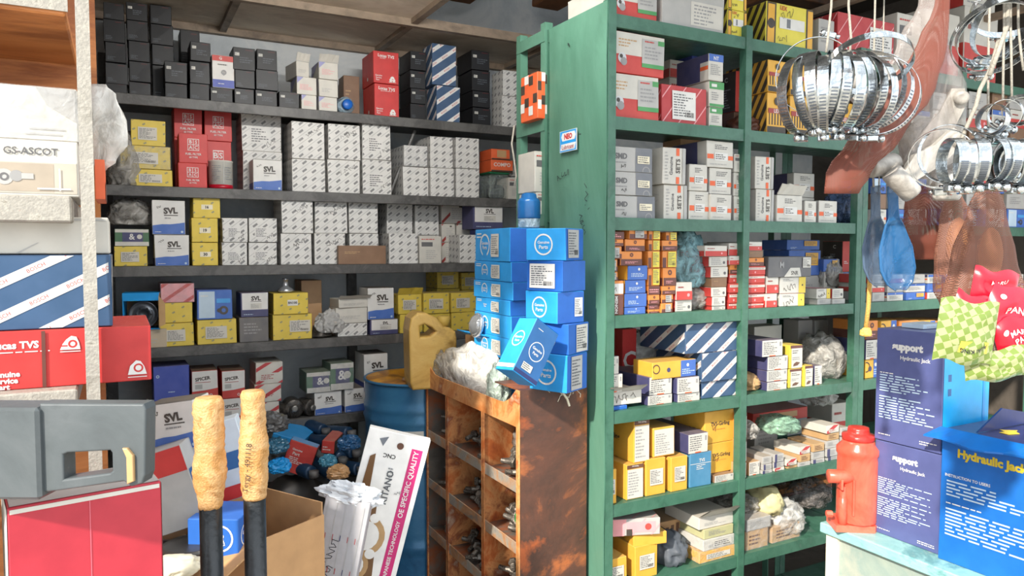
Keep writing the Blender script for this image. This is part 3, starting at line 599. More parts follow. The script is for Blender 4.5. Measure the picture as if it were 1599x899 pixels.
P = Painter(.1, .004, .14, rnd=random.Random(8)); P.use('F'); P.clp = (0, 0, 1, 1)
P.poly([(0, .1), (.3, 0), (1, .02), (.95, .5), (1, .8), (.7, .97), (.62, .85), (.4, 1), (.2, .9), (.05, .95)], 'cream'); P.k = 1; P.text('LOVE', .75, .55, .16, 'ink', 0, .5); P.text('OUT', .75, .3, .16, 'ink', 0, .5); P.lines(.05, .1, .6, .85, 7, 'grey')
pl = onX(893, 385, 1.286); tp = P.emit('paper_remnant', lambda c: M(c, .7), gr1); tp.rotation_euler = (0, 0, -math.pi/2); tp.location = (-.0085, pl.y-YG, pl.z-.09)
# green frame rack standing behind (its open end shows left of the panel)
fr = empty('shelving_rack', (1.292, 2.19, 0), (0, 0, 0), 'narrow open green angle-iron rack behind the solid green side panel', 'shelf')
for y in (.0, .175):
    MB().box(0, .003, y, y+.03, 0, 2.27).box(.003, .03, y, y+.003, 0, 2.27).build('post', grp, fr)
    MB().box(1.1, 1.103, y, y+.03, 0, 2.27).build('post', grp, fr)
for z in (2.245, 1.945, 1.62, 1.31, 1.0, .7, .4):
    MB().box(-.003, -.0005, .0, .2, z-.04, z).box(.0005, 1.1, .031, .174, z-.004, z-.001).build('shelf_board', grp, fr)
# ================= boxes on the dark back rack =================
def cols(x0, x1, ys, st='lined', **k): return [(x0, x1, y, st, dict(k)) for y in ys]
B = 'top dark shelf'
row(YB, ZB[0], B, [
 [(163, 199, 130, 'blk'), (163, 200, 98, 'blk'), (163, 197, 66, 'blk'), (160, 196, 30, 'blk'), (160, 194, 4, 'blk')],
 [(200, 236, 128, 'blk'), (201, 236, 96, 'blk'), (199, 234, 64, 'blk'), (197, 232, 32, 'blk'), (196, 231, 4, 'blkl')],
 [(237, 272, 102, 'blk', dict(d=.14)), (236, 272, 70, 'blk', dict(d=.14)), (234, 271, 38, 'blk', dict(d=.14)), (233, 268, 8, 'blk', dict(d=.14))],
 [(257, 293, 130, 'blk'), (256, 293, 96, 'blkl')],
 [(280, 312, 98, 'blk', dict(d=.19, dp=.1)), (280, 312, 47, 'blk', dict(d=.19, dp=.1))],
 [(295, 327, 130, 'blk'), (295, 328, 96, 'blkl'), (296, 329, 65, 'blkl')],
 [(328, 364, 137, 'blkl'), (330, 366, 86, 'rwb', dict(dp=.09))],
 [(365, 397, 138, 'blkl'), (366, 398, 109, 'blk'), (363, 399, 74, 'blkl')],
 [(398, 433, 141, 'blkl'), (399, 435, 109, 'blk'), (400, 433, 77, 'blkl')],
 [(435, 468, 143, 'blkl')],
 [(470, 495, 148, 'whb'), (463, 495, 120, 'whb'), (458, 480, 95, 'wht', dict(rz=.15, lid=1.1))],
 [(497, 527, 151, 'whb'), (497, 528, 124, 'wht'), (497, 528, 97, 'whb', dict(lid=.9))],
 [(536, 562, 118, 'dkr', dict(d=.2, dp=.09))],
 [(584, 624, 131, 'lucas', dict(dp=.17)), (582, 623, 80, 'lucas', dict(dp=.17))],
 [(640, 665, 162, 'blk', dict(dp=.15)), (641, 666, 138, 'blkl', dict(dp=.15)), (640, 665, 110, 'blkl', dict(dp=.15)), (640, 666, 80, 'blkl', dict(dp=.15))],
 [(681, 719, 134, 'bosch', dict(dp=.12)), (674, 713, 69, 'bosch', dict(dp=.12))],
 [(738, 767, 168, 'blkl', dict(dp=.17)), (738, 766, 142, 'blkl', dict(dp=.17)), (737, 766, 110, 'blkl', dict(dp=.17)), (736, 765, 79, 'blkl', dict(dp=.17))],
 [(784, 812, 150, 'lined', dict(dp=.12)), (785, 811, 110, 'lined', dict(dp=.12))]], key='B1')
row(YB, ZB[1], 'second dark shelf', [
 [(203, 270, 264, 'yel', dict(dp=.17)), (186, 266, 227, 'yel', dict(dp=.17, wrap=True)), (203, 259, 187, 'yel', dict(dp=.15))],
 [(277, 324, 254, 'bsac', dict(dp=.1)), (278, 325, 208, 'bsac', dict(dp=.1))],
 [(271, 316, 215, 'bsac', dict(d=.15, dp=.12)), (270, 316, 168, 'bsac', dict(d=.15, dp=.12))],
 [(318, 362, 220, 'bsac', dict(d=.15, dp=.12)), (318, 362, 173, 'bsac', dict(d=.15, dp=.12))],
 [(378, 441, 236, 'linedl', dict(d=.12, dp=.17)), (376, 440, 174, 'linedl', dict(d=.12, dp=.17))],
 [(394, 441, 249, 'svl', dict(dp=.1))],
 [(455, 508, 248, 'lined', dict(dp=.2)), (455, 508, 190, 'linedh', dict(dp=.2))],
 [(511, 563, 249, 'linedh', dict(dp=.2)), (511, 563, 194, 'linedh', dict(dp=.2))],
 [(565, 612, 249, 'linedl', dict(dp=.2)), (565, 611, 191, 'linedl', dict(dp=.2))],
 [(629, 670, 260, 'lined', dict(dp=.2)), (630, 668, 227, 'lined', dict(dp=.19, wrap=True))],
 [(672, 710, 262, 'lined', dict(dp=.2)), (671, 708, 213, 'lined', dict(dp=.2))],
 [(712, 749, 263, 'lined', dict(dp=.2)), (711, 749, 215, 'lined', dict(dp=.2))],
 [(792, 812, 277, 'gryw', dict(dp=.12, d=.03)), (762, 792, 238, 'compo', dict(d=.03, zb=0))] if False else [(793, 812, 277, 'gryw', dict(dp=.12))]], key='B2')
row(YB, ZB[2], 'third dark shelf', [
 [(177, 231, 384, 'yel', dict(dp=.16)), (178, 234, 357, 'grn', dict(dp=.16))],
 [(240, 296, 366, 'svl', dict(dp=.16)), (236, 289, 312, 'svl', dict(dp=.16))],
 [(299, 341, 378, 'yeln', dict(F=[('r', .3, .38, .72, .6, 'cream'), ('t', '30', .51, .49, .14, 'ink', 0, .5, .05)])), (298, 341, 340, 'yeln', dict(F=[('r', .3, .38, .72, .6, 'cream'), ('t', '19', .51, .49, .14, 'ink', 0, .5, .05)])), (300, 344, 305, 'yeln')],
 [(345, 386, 378, 'linedl'), (346, 387, 340, 'linedl')],
 [(388, 433, 378, 'linedl'), (388, 433, 340, 'linedl')],
 [(438, 487, 364, 'linedh', dict(dp=.18)), (438, 489, 310, 'linedh', dict(dp=.18))],
 [(490, 540, 364, 'linedh', dict(dp=.18, d=.04)), (491, 543, 313, 'linedh', dict(dp=.18, d=.04))],
 [(545, 592, 364, 'lined', dict(dp=.18, d=.05)), (544, 591, 313, 'lined', dict(dp=.18, d=.05))],
 [(528, 603, 383, 'dkr', dict(d=.003, dp=.025))],
 [(607, 653, 364, 'lined', dict(dp=.1))],
 [(604, 646, 366, 'lined', dict(d=.15, dp=.15)), (603, 645, 318, 'lined', dict(d=.15, dp=.15))],
 [(654, 690, 368, 'gryw', dict(dp=.1))],
 [(648, 686, 367, 'lined', dict(d=.15, dp=.15)), (648, 686, 320, 'lined', dict(d=.15, dp=.15))],
 [(717, 746, 366, 'lined', dict(dp=.13))],
 [(689, 711, 378, 'rdw', dict(d=.15, dp=.15)), (689, 711, 349, 'rdw', dict(d=.15, dp=.15))],
 [(712, 735, 378, 'rdw', dict(d=.17, dp=.13)), (712, 735, 349, 'rdw', dict(d=.17, dp=.13)), (689, 735, 318, 'rdw', dict(d=.155, dp=.13))],
 [(751, 786, 358, 'bluep'), (738, 786, 320, 'svln')]], key='B3')
row(YB, ZB[3], 'fourth dark shelf', [
 [(248, 303, 504, 'yel', dict(dp=.18)), (253, 301, 472, 'yelp', dict(dp=.18)), (250, 304, 442, 'pinkb', dict(dp=.17, wrap=True))],
 [(307, 370, 498, 'yel', dict(dp=.18)), (306, 363, 452, 'bluw', dict(dp=.17))],
 [(373, 420, 495, 'grw', dict(dp=.15, base='dgrey', desc='dark translucent plastic-wrapped box')), (375, 420, 456, 'svln', dict(dp=.15))],
 [(425, 488, 490, 'yel', dict(dp=.17, S=[('F', .42, .3, .95, .75)])), (426, 482, 457, 'yeln', dict(dp=.17, F=[('r', .4, .4, .7, .68, 'white'), ('t', 'BN100', .55, .54, .16, 'ink', 0, .26, .04)]))],
 [(470, 503, 437, 'dkr', dict(d=.2, dp=.15, base='kraft'))],
 [(527, 574, 504, 'lined', dict(dp=.13)), (524, 574, 480, 'wht', dict(dp=.13)), (526, 577, 466, 'wht', dict(dp=.12, rz=.08, lid=.5))],
 [(577, 622, 498, 'svln', dict(dp=.14)), (574, 616, 449, 'svl', dict(dp=.14))],
 [(624, 660, 490, 'yel', dict(dp=.15)), (621, 659, 459, 'yel', dict(dp=.14, lid=.9))],
 [(662, 703, 489, 'yelp', dict(dp=.15)), (661, 702, 457, 'yel', dict(dp=.14))],
 [(682, 719, 450, 'yel', dict(d=.2, dp=.15)), (682, 717, 422, 'yel', dict(d=.2, dp=.15))],
 [(721, 748, 452, 'yelp', dict(d=.2, dp=.15)), (720, 748, 425, 'yel', dict(d=.2, dp=.15))],
 [(705, 745, 487, 'yelp', dict(dp=.12)), (704, 743, 456, 'yel', dict(dp=.12))]], key='B4')
row(YB, ZB[4], 'fifth dark shelf', [
 [(236, 297, 632, 'wht', dict(dp=.15)), (238, 296, 571, 'bluep', dict(dp=.16))],
 [(299, 341, 622, 'spicer', dict(dp=.16)), (298, 341, 578, 'spicer', dict(dp=.16))],
 [(346, 384, 621, 'spicer', dict(dp=.16)), (345, 383, 578, 'spicer', dict(dp=.16))],
 [(398, 437, 627, 'redst', dict(dp=.16)), (397, 440, 599, 'redst', dict(dp=.16)), (398, 442, 565, 'redst', dict(dp=.16))],
 [(490, 534, 611, 'svl', dict(dp=.15)), (478, 522, 580, 'grn', dict(dp=.15, wrap=True, desc='pale green box in plastic wrap'))],
 [(537, 575, 606, 'svl', dict(dp=.15)), (515, 553, 566, 'grn', dict(dp=.15, desc='pale green box in plastic wrap', wrap=True))],
 [(577, 612, 610, 'svl', dict(dp=.15)), (568, 606, 552, 'svl', dict(dp=.15))]], key='B5')
# the two orange boxes hanging over the edge
a = pbox('compo', .118, .13, .055, (onY(773, 258, YB+.1).x, YB+.09, ZB[1]+.13), label='orange and black lettered box on top of a clear jar, second dark shelf', seed=901)
a2 = pbox('compo', .10, .13, .05, (onY(771, 226, YB+.1).x, YB+.09, ZB[1]+.186), F=[('r', 0, 0, 1, .12, 'black'), ('r', .3, .2, .8, .9, 'tan')], label='orange box topmost on the lettered orange box, second dark shelf', seed=902)
jar = empty('storage_jar', (onY(772, 300, YB+.09).x, YB+.09, ZB[1]), label='clear square plastic container holding parts under two orange boxes', cat='container')
m = MB().box(-.052, .052, -.055, .055, 0, .118, c=.008); m.build('jar_body', film('clear_jar', '9FA8A0', .35, .08), jar)
MB().box(-.054, .054, -.057, .057, .118, .1298, c=.004).build('lid', M('dgreen', .4), jar)
MB().box(-.045, .045, -.045, .045, .002, .07, c=.02).build('contents', M('dgrey', .5), jar)
# boxes seen through the open green frame
row(2.19, 1.945, 'upper open frame shelf', [[(839, 864, 112, 'orb', dict(dp=.12, d=.0))]], key='Fa')
row(2.19, 1.62, 'middle open frame shelf', [[(836, 866, 300, 'gryw', dict(dp=.12)), (834, 862, 236, 'gryw', dict(dp=.12))], [(866, 880, 270, 'gen2', dict(dp=.12))]], key='Fb')
# ================= boxes on the green rack =================
row(YG, ZG[0], 'top of green rack', [
 [(958, 1028, -30, 'pist', dict(dp=.26, L=[('r', 0, .42, 1, 1, 'offw'), ('t', 'PISTONS', .6, .22, .2, 'white', 0, .6, .03), ('c', .15, .25, .14, 'silver')]))],
 [(1033, 1133, -26, 'wht', dict(dp=.26, base='lgrey', F=[('r', .45, .1, .97, .62, 'offw'), ('l', .5, .12, .92, .58, 6, 'grey')], desc='large white carton'))],
 [(1136, 1167, 16, 'bkyw', dict(dp=.2)), (1136, 1167, -22, 'bkyw', dict(dp=.2))],
 [(1197, 1272, 8, 'bkyw', dict(dp=.22))],
 [(1278, 1304, 30, 'grw', dict(dp=.2))],
 [(1308, 1398, 26, 'crimb', dict(dp=.2, S=[('F', .55, .1, .95, .8, 'white')]))],
 [(1402, 1440, 22, 'gryw', dict(dp=.2))], [(1446, 1500, 18, 'rw', dict(dp=.2))], [(1506, 1560, 14, 'rw', dict(dp=.2)), (1506, 1556, -20, 'rwt', dict(dp=.2))]], key='G0')
row(YG, ZG[1], 'upper green shelf', [
 [(954, 1031, 116, 'pist', dict(dp=.26)), (956, 1039, 52, 'pist', dict(dp=.26))],
 [(1033, 1105, 134, 'crimb', dict(dp=.22))],
 [(1045, 1078, 122, 'gryw', dict(d=.26, dp=.08)), (1046, 1078, 94, 'rw', dict(d=.26, dp=.08))],
 [(1080, 1104, 84, 'bluep', dict(d=.25, dp=.09))],
 [(1107, 1129, 167, 'whgr', dict(dp=.18)), (1107, 1132, 127, 'whgr', dict(dp=.18)), (1107, 1131, 84, 'whbl', dict(dp=.16))],
 [(1146, 1186, 176, 'dkr', dict(d=.13, dp=.12, base='brown')), (1149, 1187, 112, 'cum', dict(d=.13, dp=.12))],
 [(1199, 1229, 145, 'bky', dict(dp=.2)), (1199, 1229, 94, 'bky', dict(dp=.2))],
 [(1234, 1262, 150, 'bky', dict(dp=.2)), (1234, 1262, 100, 'bky', dict(dp=.2))],
 [(1268, 1300, 155, 'bkyw', dict(dp=.2)), (1268, 1300, 108, 'bky', dict(dp=.2))],
 [(1306, 1336, 160, 'bky', dict(dp=.2))]], dp=.2, key='G1')
row(YG, ZG[2], 'third green shelf', [
 [(951, 1024, 305, 'smd', dict(dp=.22)), (951, 1020, 268, 'smd', dict(dp=.22)), (951, 1020, 229, 'smd', dict(dp=.22))],
 [(1036, 1074, 288, 'mant', dict(dp=.2)), (1035, 1072, 230, 'mant', dict(dp=.2, L=[('h', .5, .5, .5, 'lgrey', 60, 3)]))],
 [(1076, 1108, 298, 'mann', dict(dp=.18)), (1076, 1106, 256, 'mann', dict(dp=.18))],
 [(1062, 1096, 206, 'kraft', dict(d=.24, dp=.1, F=[('r', 0, 0, 1, .45, 'red'), ('h', .6, .8, .6, 'ink', 0, 4)], desc='tall tan and red box'))],
 [(1109, 1144, 303, 'mann', dict(dp=.18)), (1108, 1143, 262, 'mann', dict(dp=.18)), (1104, 1146, 220, 'mann', dict(dp=.18))],
 [(1146, 1161, 306, 'mann', dict(dp=.18)), (1146, 1161, 269, 'mann', dict(dp=.18)), (1147, 1162, 240, 'gryw', dict(dp=.18))],
 [(1180, 1209, 295, 'mant', dict(dp=.2)), (1180, 1209, 244, 'mant', dict(dp=.2))],
 [(1213, 1254, 304, 'mann', dict(dp=.16, lid=1.0))],
 [(1257, 1276, 313, 'mann', dict(dp=.14))],
 [(1240, 1273, 308, 'mann', dict(d=.19, dp=.13)), (1240, 1273, 270, 'mann', dict(d=.19, dp=.13))],
 [(1279, 1308, 313, 'mann', dict(dp=.16))]], dp=.2, key='G2')
row(YG, ZG[3], 'fourth green shelf', [
 [(948, 974, 438, 'men', dict(dp=.2)), (949, 966, 424, 'orw', dict(dp=.2)), (949, 965, 404, 'orw', dict(dp=.2)), (949, 972, 384, 'orw', dict(dp=.2)), (949, 974, 373, 'org', dict(dp=.2)), (949, 975, 361, 'org', dict(dp=.2, F=[('r', 0, 0, 1, 1, 'maroon'), ('l', .1, .2, .9, .7, 2, 'pink')]))],
 [(975, 1009, 479, 'blb', dict(dp=.2)), (975, 1011, 458, 'blb', dict(dp=.2)), (976, 1009, 437, 'blb', dict(dp=.2)), (980, 1012, 414, 'blb', dict(dp=.19)), (969, 1004, 392, 'org', dict(dp=.2)), (976, 1008, 373, 'org', dict(dp=.2)), (982, 1011, 353, 'orw', dict(dp=.2))],
 [(1012, 1030, 486, 'org', dict(dp=.2)), (1012, 1031, 474, 'org', dict(dp=.2, F=[('r', 0, 0, 1, 1, 'maroon'), ('l', .1, .2, .9, .7, 2, 'pink')])), (1013, 1031, 460, 'org', dict(dp=.2)), (1012, 1031, 446, 'org', dict(dp=.2, F=[('r', 0, 0, 1, 1, 'maroon'), ('l', .1, .2, .9, .7, 2, 'pink')])), (1012, 1032, 418, 'orl', dict(dp=.2)), (1012, 1032, 391, 'orl', dict(dp=.2)), (1013, 1032, 374, 'orl', dict(dp=.2)), (1013, 1032, 360, 'orl', dict(dp=.2))],
 [(1033, 1051, 473, 'orw', dict(dp=.2)), (1033, 1052, 459, 'orw', dict(dp=.2)), (1033, 1055, 446, 'org', dict(dp=.2)), (1035, 1057, 418, 'org', dict(dp=.2)), (1034, 1058, 391, 'orl', dict(dp=.2)), (1034, 1059, 375, 'org', dict(dp=.2)), (1040, 1058, 362, 'orl', dict(dp=.18))],
 [(1054, 1081, 468, 'rwt', dict(dp=.2)), (1056, 1082, 440, 'rw', dict(dp=.2))],
 [(1112, 1133, 477, 'rwt', dict(dp=.2)), (1112, 1133, 463, 'rwt', dict(dp=.2)), (1111, 1135, 448, 'rwt', dict(dp=.2)), (1111, 1136, 433, 'dkr', dict(dp=.2)), (1110, 1137, 416, 'rwt', dict(dp=.2)), (1108, 1137, 400, 'rwt', dict(dp=.2)), (1100, 1136, 383, 'rw', dict(dp=.22))],
 [(1138, 1156, 473, 'rwr', dict(dp=.2)), (1138, 1156, 457, 'rwr', dict(dp=.2)), (1139, 1157, 442, 'rwr', dict(dp=.2)), (1139, 1157, 427, 'rwr', dict(dp=.2)), (1139, 1157, 413, 'org', dict(dp=.2)), (1139, 1157, 399, 'rw', dict(dp=.2)), (1138, 1157, 379, 'rw', dict(dp=.2))],
 [(1168, 1193, 473, 'rwr', dict(dp=.2)), (1168, 1194, 457, 'rwr', dict(dp=.2)), (1168, 1195, 442, 'rwr', dict(dp=.2)), (1168, 1195, 429, 'rwr', dict(dp=.2)), (1168, 1196, 415, 'rwr', dict(dp=.2)), (1168, 1194, 402, 'org', dict(dp=.2)), (1168, 1192, 391, 'dkr', dict(dp=.2)), (1167, 1191, 377, 'rw', dict(dp=.2))],
 [(1196, 1214, 458, 'rw', dict(dp=.2)), (1197, 1217, 431, 'rw', dict(dp=.2))],
 [(1219, 1257, 458, 'why', dict(dp=.17)), (1219, 1259, 432, 'why', dict(dp=.17)), (1200, 1268, 400, 'kyb', dict(dp=.15))],
 [(1232, 1284, 430, 'grw', dict(d=.21, dp=.13)), (1231, 1283, 390, 'blug', dict(d=.21, dp=.13)), (1229, 1281, 374, 'blug', dict(d=.21, dp=.13))],
 [(1276, 1298, 466, 'grw', dict(dp=.15)), (1275, 1297, 450, 'why', dict(dp=.15))],
 [(1300, 1320, 466, 'grw', dict(dp=.15)), (1300, 1318, 450, 'rwt', dict(dp=.15))],
 [(1287, 1306, 424, 'gryw', dict(d=.19, dp=.12)), (1286, 1312, 404, 'blug', dict(d=.19, dp=.12))],
 [(1316, 1334, 424, 'whbl', dict(d=.22, dp=.1)), (1316, 1334, 376, 'cum', dict(d=.22, dp=.1))]], dp=.2, key='G3')
row(YG, ZG[4], 'fifth green shelf', [
 [(944, 980, 634, 'gen2', dict(dp=.2)), (944, 1003, 610, 'wht', dict(dp=.16, F=[('h', .45, .5, .7, 'ink', 8, 6)], lid=.5, desc='torn white box with handwriting')), (945, 973, 584, 'nvw', dict(dp=.2)), (945, 967, 556, 'nvw', dict(dp=.2)), (945, 959, 513, 'rwt', dict(dp=.16, desc='stack of printed slips'))],
 [(972, 995, 513, 'lucas', dict(d=.25, dp=.09, F=[('t', 'C', .5, .5, .3, 'white')]))],
 [(1010, 1050, 616, 'nvw', dict(dp=.26)), (1013, 1050, 587, 'nvw', dict(dp=.26))],
 [(1057, 1093, 613, 'nvw', dict(dp=.22)), (1057, 1093, 588, 'nvw', dict(dp=.22)), (1018, 1088, 563, 'ylbl', dict(dp=.1))],
 [(1096, 1152, 593, 'bosch', dict(dp=.24)), (1096, 1152, 549, 'bosch', dict(dp=.24)), (1070, 1154, 503, 'bosch', dict(dp=.24))],
 [(1052, 1092, 560, 'bosch', dict(d=.24, dp=.1)), (1030, 1090, 545, 'bosch', dict(d=.24, dp=.1))] if False else [(1030, 1068, 548, 'bosch', dict(d=.27, dp=.07))],
 [(1197, 1229, 595, 'nvw', dict(dp=.2)), (1197, 1230, 577, 'nvw', dict(dp=.2)), (1198, 1231, 555, 'nvw', dict(dp=.2)), (1190, 1223, 530, 'nvw', dict(dp=.2))],
 [(1178, 1222, 508, 'rw', dict(d=.25, dp=.08, desc='white and red long box'))],
 [(1232, 1252, 575, 'ylw', dict(dp=.18)), (1233, 1254, 538, 'ylw', dict(dp=.18))],
 [(1256, 1270, 570, 'ylw', dict(dp=.16))], [(1272, 1284, 570, 'nvw', dict(dp=.16))],
 [(1247, 1270, 499, 'grw', dict(d=.25, dp=.08))], [(1273, 1294, 499, 'grw', dict(d=.25, dp=.08))],
 [(1310, 1334, 528, 'ylbl', dict(d=.2, dp=.12))]], dp=.2, key='G4')
row(YG, ZG[5], 'sixth green shelf', [
 [(943, 964, 733, 'girp', dict(dp=.14, d=.01))],
 [(978, 1006, 724, 'gir', dict(dp=.2)), (990, 1016, 654, 'gir', dict(dp=.24))],
 [(1008, 1040, 715, 'girp', dict(dp=.2)), (1020, 1055, 666, 'gir', dict(dp=.24, F=[('r', .04, .04, .96, .94, 'offw'), ('l', .1, .1, .8, .8, 9, 'grey')]))],
 [(1047, 1074, 712, 'girp', dict(dp=.2))],
 [(1077, 1112, 706, 'tvsb', dict(dp=.2)), (1074, 1106, 676, 'nvw', dict(dp=.24))],
 [(1115, 1146, 740, 'nvw', dict(dp=.2, base='dkraft')), (1104, 1147, 690, 'girf', dict(dp=.16, d=.04)), (1100, 1147, 640, 'girf', dict(dp=.16, d=.04))],
 [(1151, 1166, 722, 'nvw', dict(dp=.18, base='kraft')), (1151, 1167, 685, 'ylw', dict(dp=.18, base='orange')), (1151, 1167, 644, 'ylw', dict(dp=.18, base='orange'))],
 [(1169, 1187, 720, 'nvw', dict(dp=.15, base='kraft'))]], dp=.2, key='G5')
# the many small packets in the right bay of that shelf
def packets(x0, x1, ybot, ytop, z, stys, phr, D=.12, d=.012, hh=12, ww=19):
    st = []; x = x0; i = 0
    while x < x1-8:
        wv = min(ww+(i*7) % 6-2, x1-x); n = max(1, int((ybot(x)-ytop(x))/hh)); s = []
        for k in range(n): s.append((x+((k*5+i) % 3), x+wv-1, ybot(x)-hh*(k+1)+(k*3+i) % 3, stys[(i*3+k*2) % len(stys)], dict(dp=D, d=d+.002*((i+k) % 3))))
        st.append(s); x += wv+1; i += 1
    row(YG, z, phr, st, key='pk')
packets(1190, 1327, lambda x: 748-(x-1190)*.27, lambda x: (704 if x < 1245 else (690 if x < 1275 else 660)), ZG[5], ['stl', 'tanp', 'stl', 'redst', 'grw'], 'right bay sixth green shelf')
row(YG, ZG[5], 'right back of sixth green shelf', [
 [(1178, 1216, 660, 'grw', dict(d=.2, dp=.13)), (1176, 1262, 640, 'rdlong', dict(d=.19, dp=.14, rz=.0))],
 [(1300, 1330, 628, 'rw', dict(d=.2, dp=.13))]], key='G5b')
row(YG, ZG[6], 'lowest green shelf', [
 [(942, 980, 872, 'girp', dict(dp=.2))],
 [(992, 1028, 850, 'girp', dict(dp=.2))],
 [(1027, 1068, 812, 'kraft', dict(d=.14, dp=.18, F=[('r', .3, .4, .42, .8, 'brown'), ('r', .5, .4, .62, .85, 'brown'), ('r', .7, .4, .82, .9, 'brown'), ('l', .1, .08, .9, .2, 1, 'brown')]))],
 [(1092, 1148, 856, 'girp', dict(dp=.2, wrap=True)), (1098, 1147, 838, 'wht', dict(dp=.2, wrap=True, S=[('F', .3, .2, .9, .8)])), (1100, 1146, 822, 'grw', dict(dp=.2, base='B9B98A', desc='pale green flat box')), (1092, 1146, 803, 'wht', dict(dp=.18, lid=.7))],
 [(1164, 1200, 826, 'tanp', dict(dp=.2, wrap=True)), (1166, 1204, 808, 'grw', dict(dp=.2, wrap=True))],
 [(1205, 1250, 818, 'tanp', dict(dp=.2, wrap=True))],
 [(1210, 1300, 770, 'grw', dict(d=.22, dp=.12, base='slate', desc='flat dark packet')), (1190, 1300, 758, 'org', dict(d=.22, dp=.12, desc='flat orange-edged packet'))]], key='G6')
# boxes in the next rack, behind the hanging goods
def dimrow(z, phr, x0, x1, ys, stys):
    st = []; x = x0; i = 0
    while x < x1:
        wv = 20+(i*5) % 13; s = []; y = ys[0]
        for k in range(1+(i*3+1) % 3 + ys[2]):
            y -= ys[1]; s.append((x, x+wv, y, stys[(i*2+k*3) % len(stys)], dict(dp=.15)))
        st.append(s); x += wv+4; i += 1
    row(YG, z, phr, st, key='dm')
dimrow(ZG[3], 'fourth far green shelf', 1362, 1580, (470, 14, 1), ['grw', 'rwt', 'whbl', 'rw', 'blug'])
dimrow(ZG[2], 'third far green shelf', 1365, 1600, (350, 24, 1), ['mann', 'grw', 'bluw', 'dkr'])
dimrow(ZG[1], 'second far green shelf', 1370, 1640, (228, 28, 1), ['grw', 'rw', 'dkr', 'whbl'])
dimrow(ZG[4], 'fifth far green shelf', 1352, 1470, (590, 30, 1), ['ylbl', 'grw', 'org', 'nvw'])
# ================= rusty bolt cabinet =================
rustf = blotch('rust_front', ['9A4A22', 'B8622E', 'C98A55', '8E4B2B', 'B5A18C'], 9, .6, .0, .35)
rusts = blotch('rust_side', ['8A4524', '9C5028', '4A3228', '5C3A2C', 'A86034', '8A4524'], 2.6, .55, 0, .35, dist=.5)
railm = blotch('sunlit_rail_rust', ['B5652E', 'C97F45', 'D79A62', 'A85A2C', 'C9B093'], 8, .5, 0, .3)  # rust tones paled so the sunlit look of rail and post is painted in
rusti = blotch('rust_inside', ['4F4A44', '5D5750', '8A4A26', '6B635A'], 5, .7)
lipm = blotch('worn_lip', ['8F8B86', 'A59A8C', 'B9855A', '77726C'], 10, .5, .2)
CX0, CX1, CY0, CY1 = 1.035, 1.272, 1.895, 2.645
cb = empty('bolt_cabinet', (CX0, CY0, 0), (0, 0, 0), 'rusty steel pigeonhole cabinet full of bolts beside the green rack', 'cabinet')
DX, DY = CX1-CX0, CY1-CY0; shz = [.80, .612, .424, .236, .05]
MB().box(0, DX, 0, .003, 0, 1.083).build('side_panel', rusts, cb)
MB().box(0, DX, DY-.003, DY, 0, 1.083).build('side_panel', rusti, cb)
MB().box(DX-.003, DX, .003, DY-.003, 0, 1.0).build('back_panel', rusti, cb)
MB().box(.004, DX-.003, .003, DY-.003, .985, .99).build('top_tray', rusti, cb)
MB().box(.004, DX-.003, .003, .175, 1.079, 1.083).build('top_plate', rusts, cb)
for z in shz: 
    MB().box(.004, DX-.003, .003, DY-.003, z-.012, z-.008).build('shelf', rusti, cb)
    MB().box(-.003, .001, .012, DY-.01, z-.03, z+.006, c=.001).build('shelf_lip', lipm, cb)
for y in (.245, .545):
    MB().box(-.006, -.0031, y-.011, y+.011, 0, .985).box(-.006, DX-.004, y-.001, y+.001, 0, .984).build('divider', rustf, cb)
MB().box(-.006, -.0005, -.002, .016, 0, 1.083, c=.001).build('corner_post', railm, cb)
MB().box(-.006, -.0005, DY-.014, DY, 0, 1.083, c=.001).build('corner_post', rustf, cb)
pts = []; n = 18                               # scooped top rail
for i in range(n+1):
    t = i/n; y = .016+(DY-.03)*t; e = min(t, 1-t)/.14; z = 1.03+(.053*(1-min(1, e))**2) if e < 1 else 1.03
    pts.append((y, z))
m = MB(); m.prism([(.016, .972)]+pts+[(DY-.014, .972)], -.0062, -.0022, axis='x'); m.build('front_rail', railm, cb)
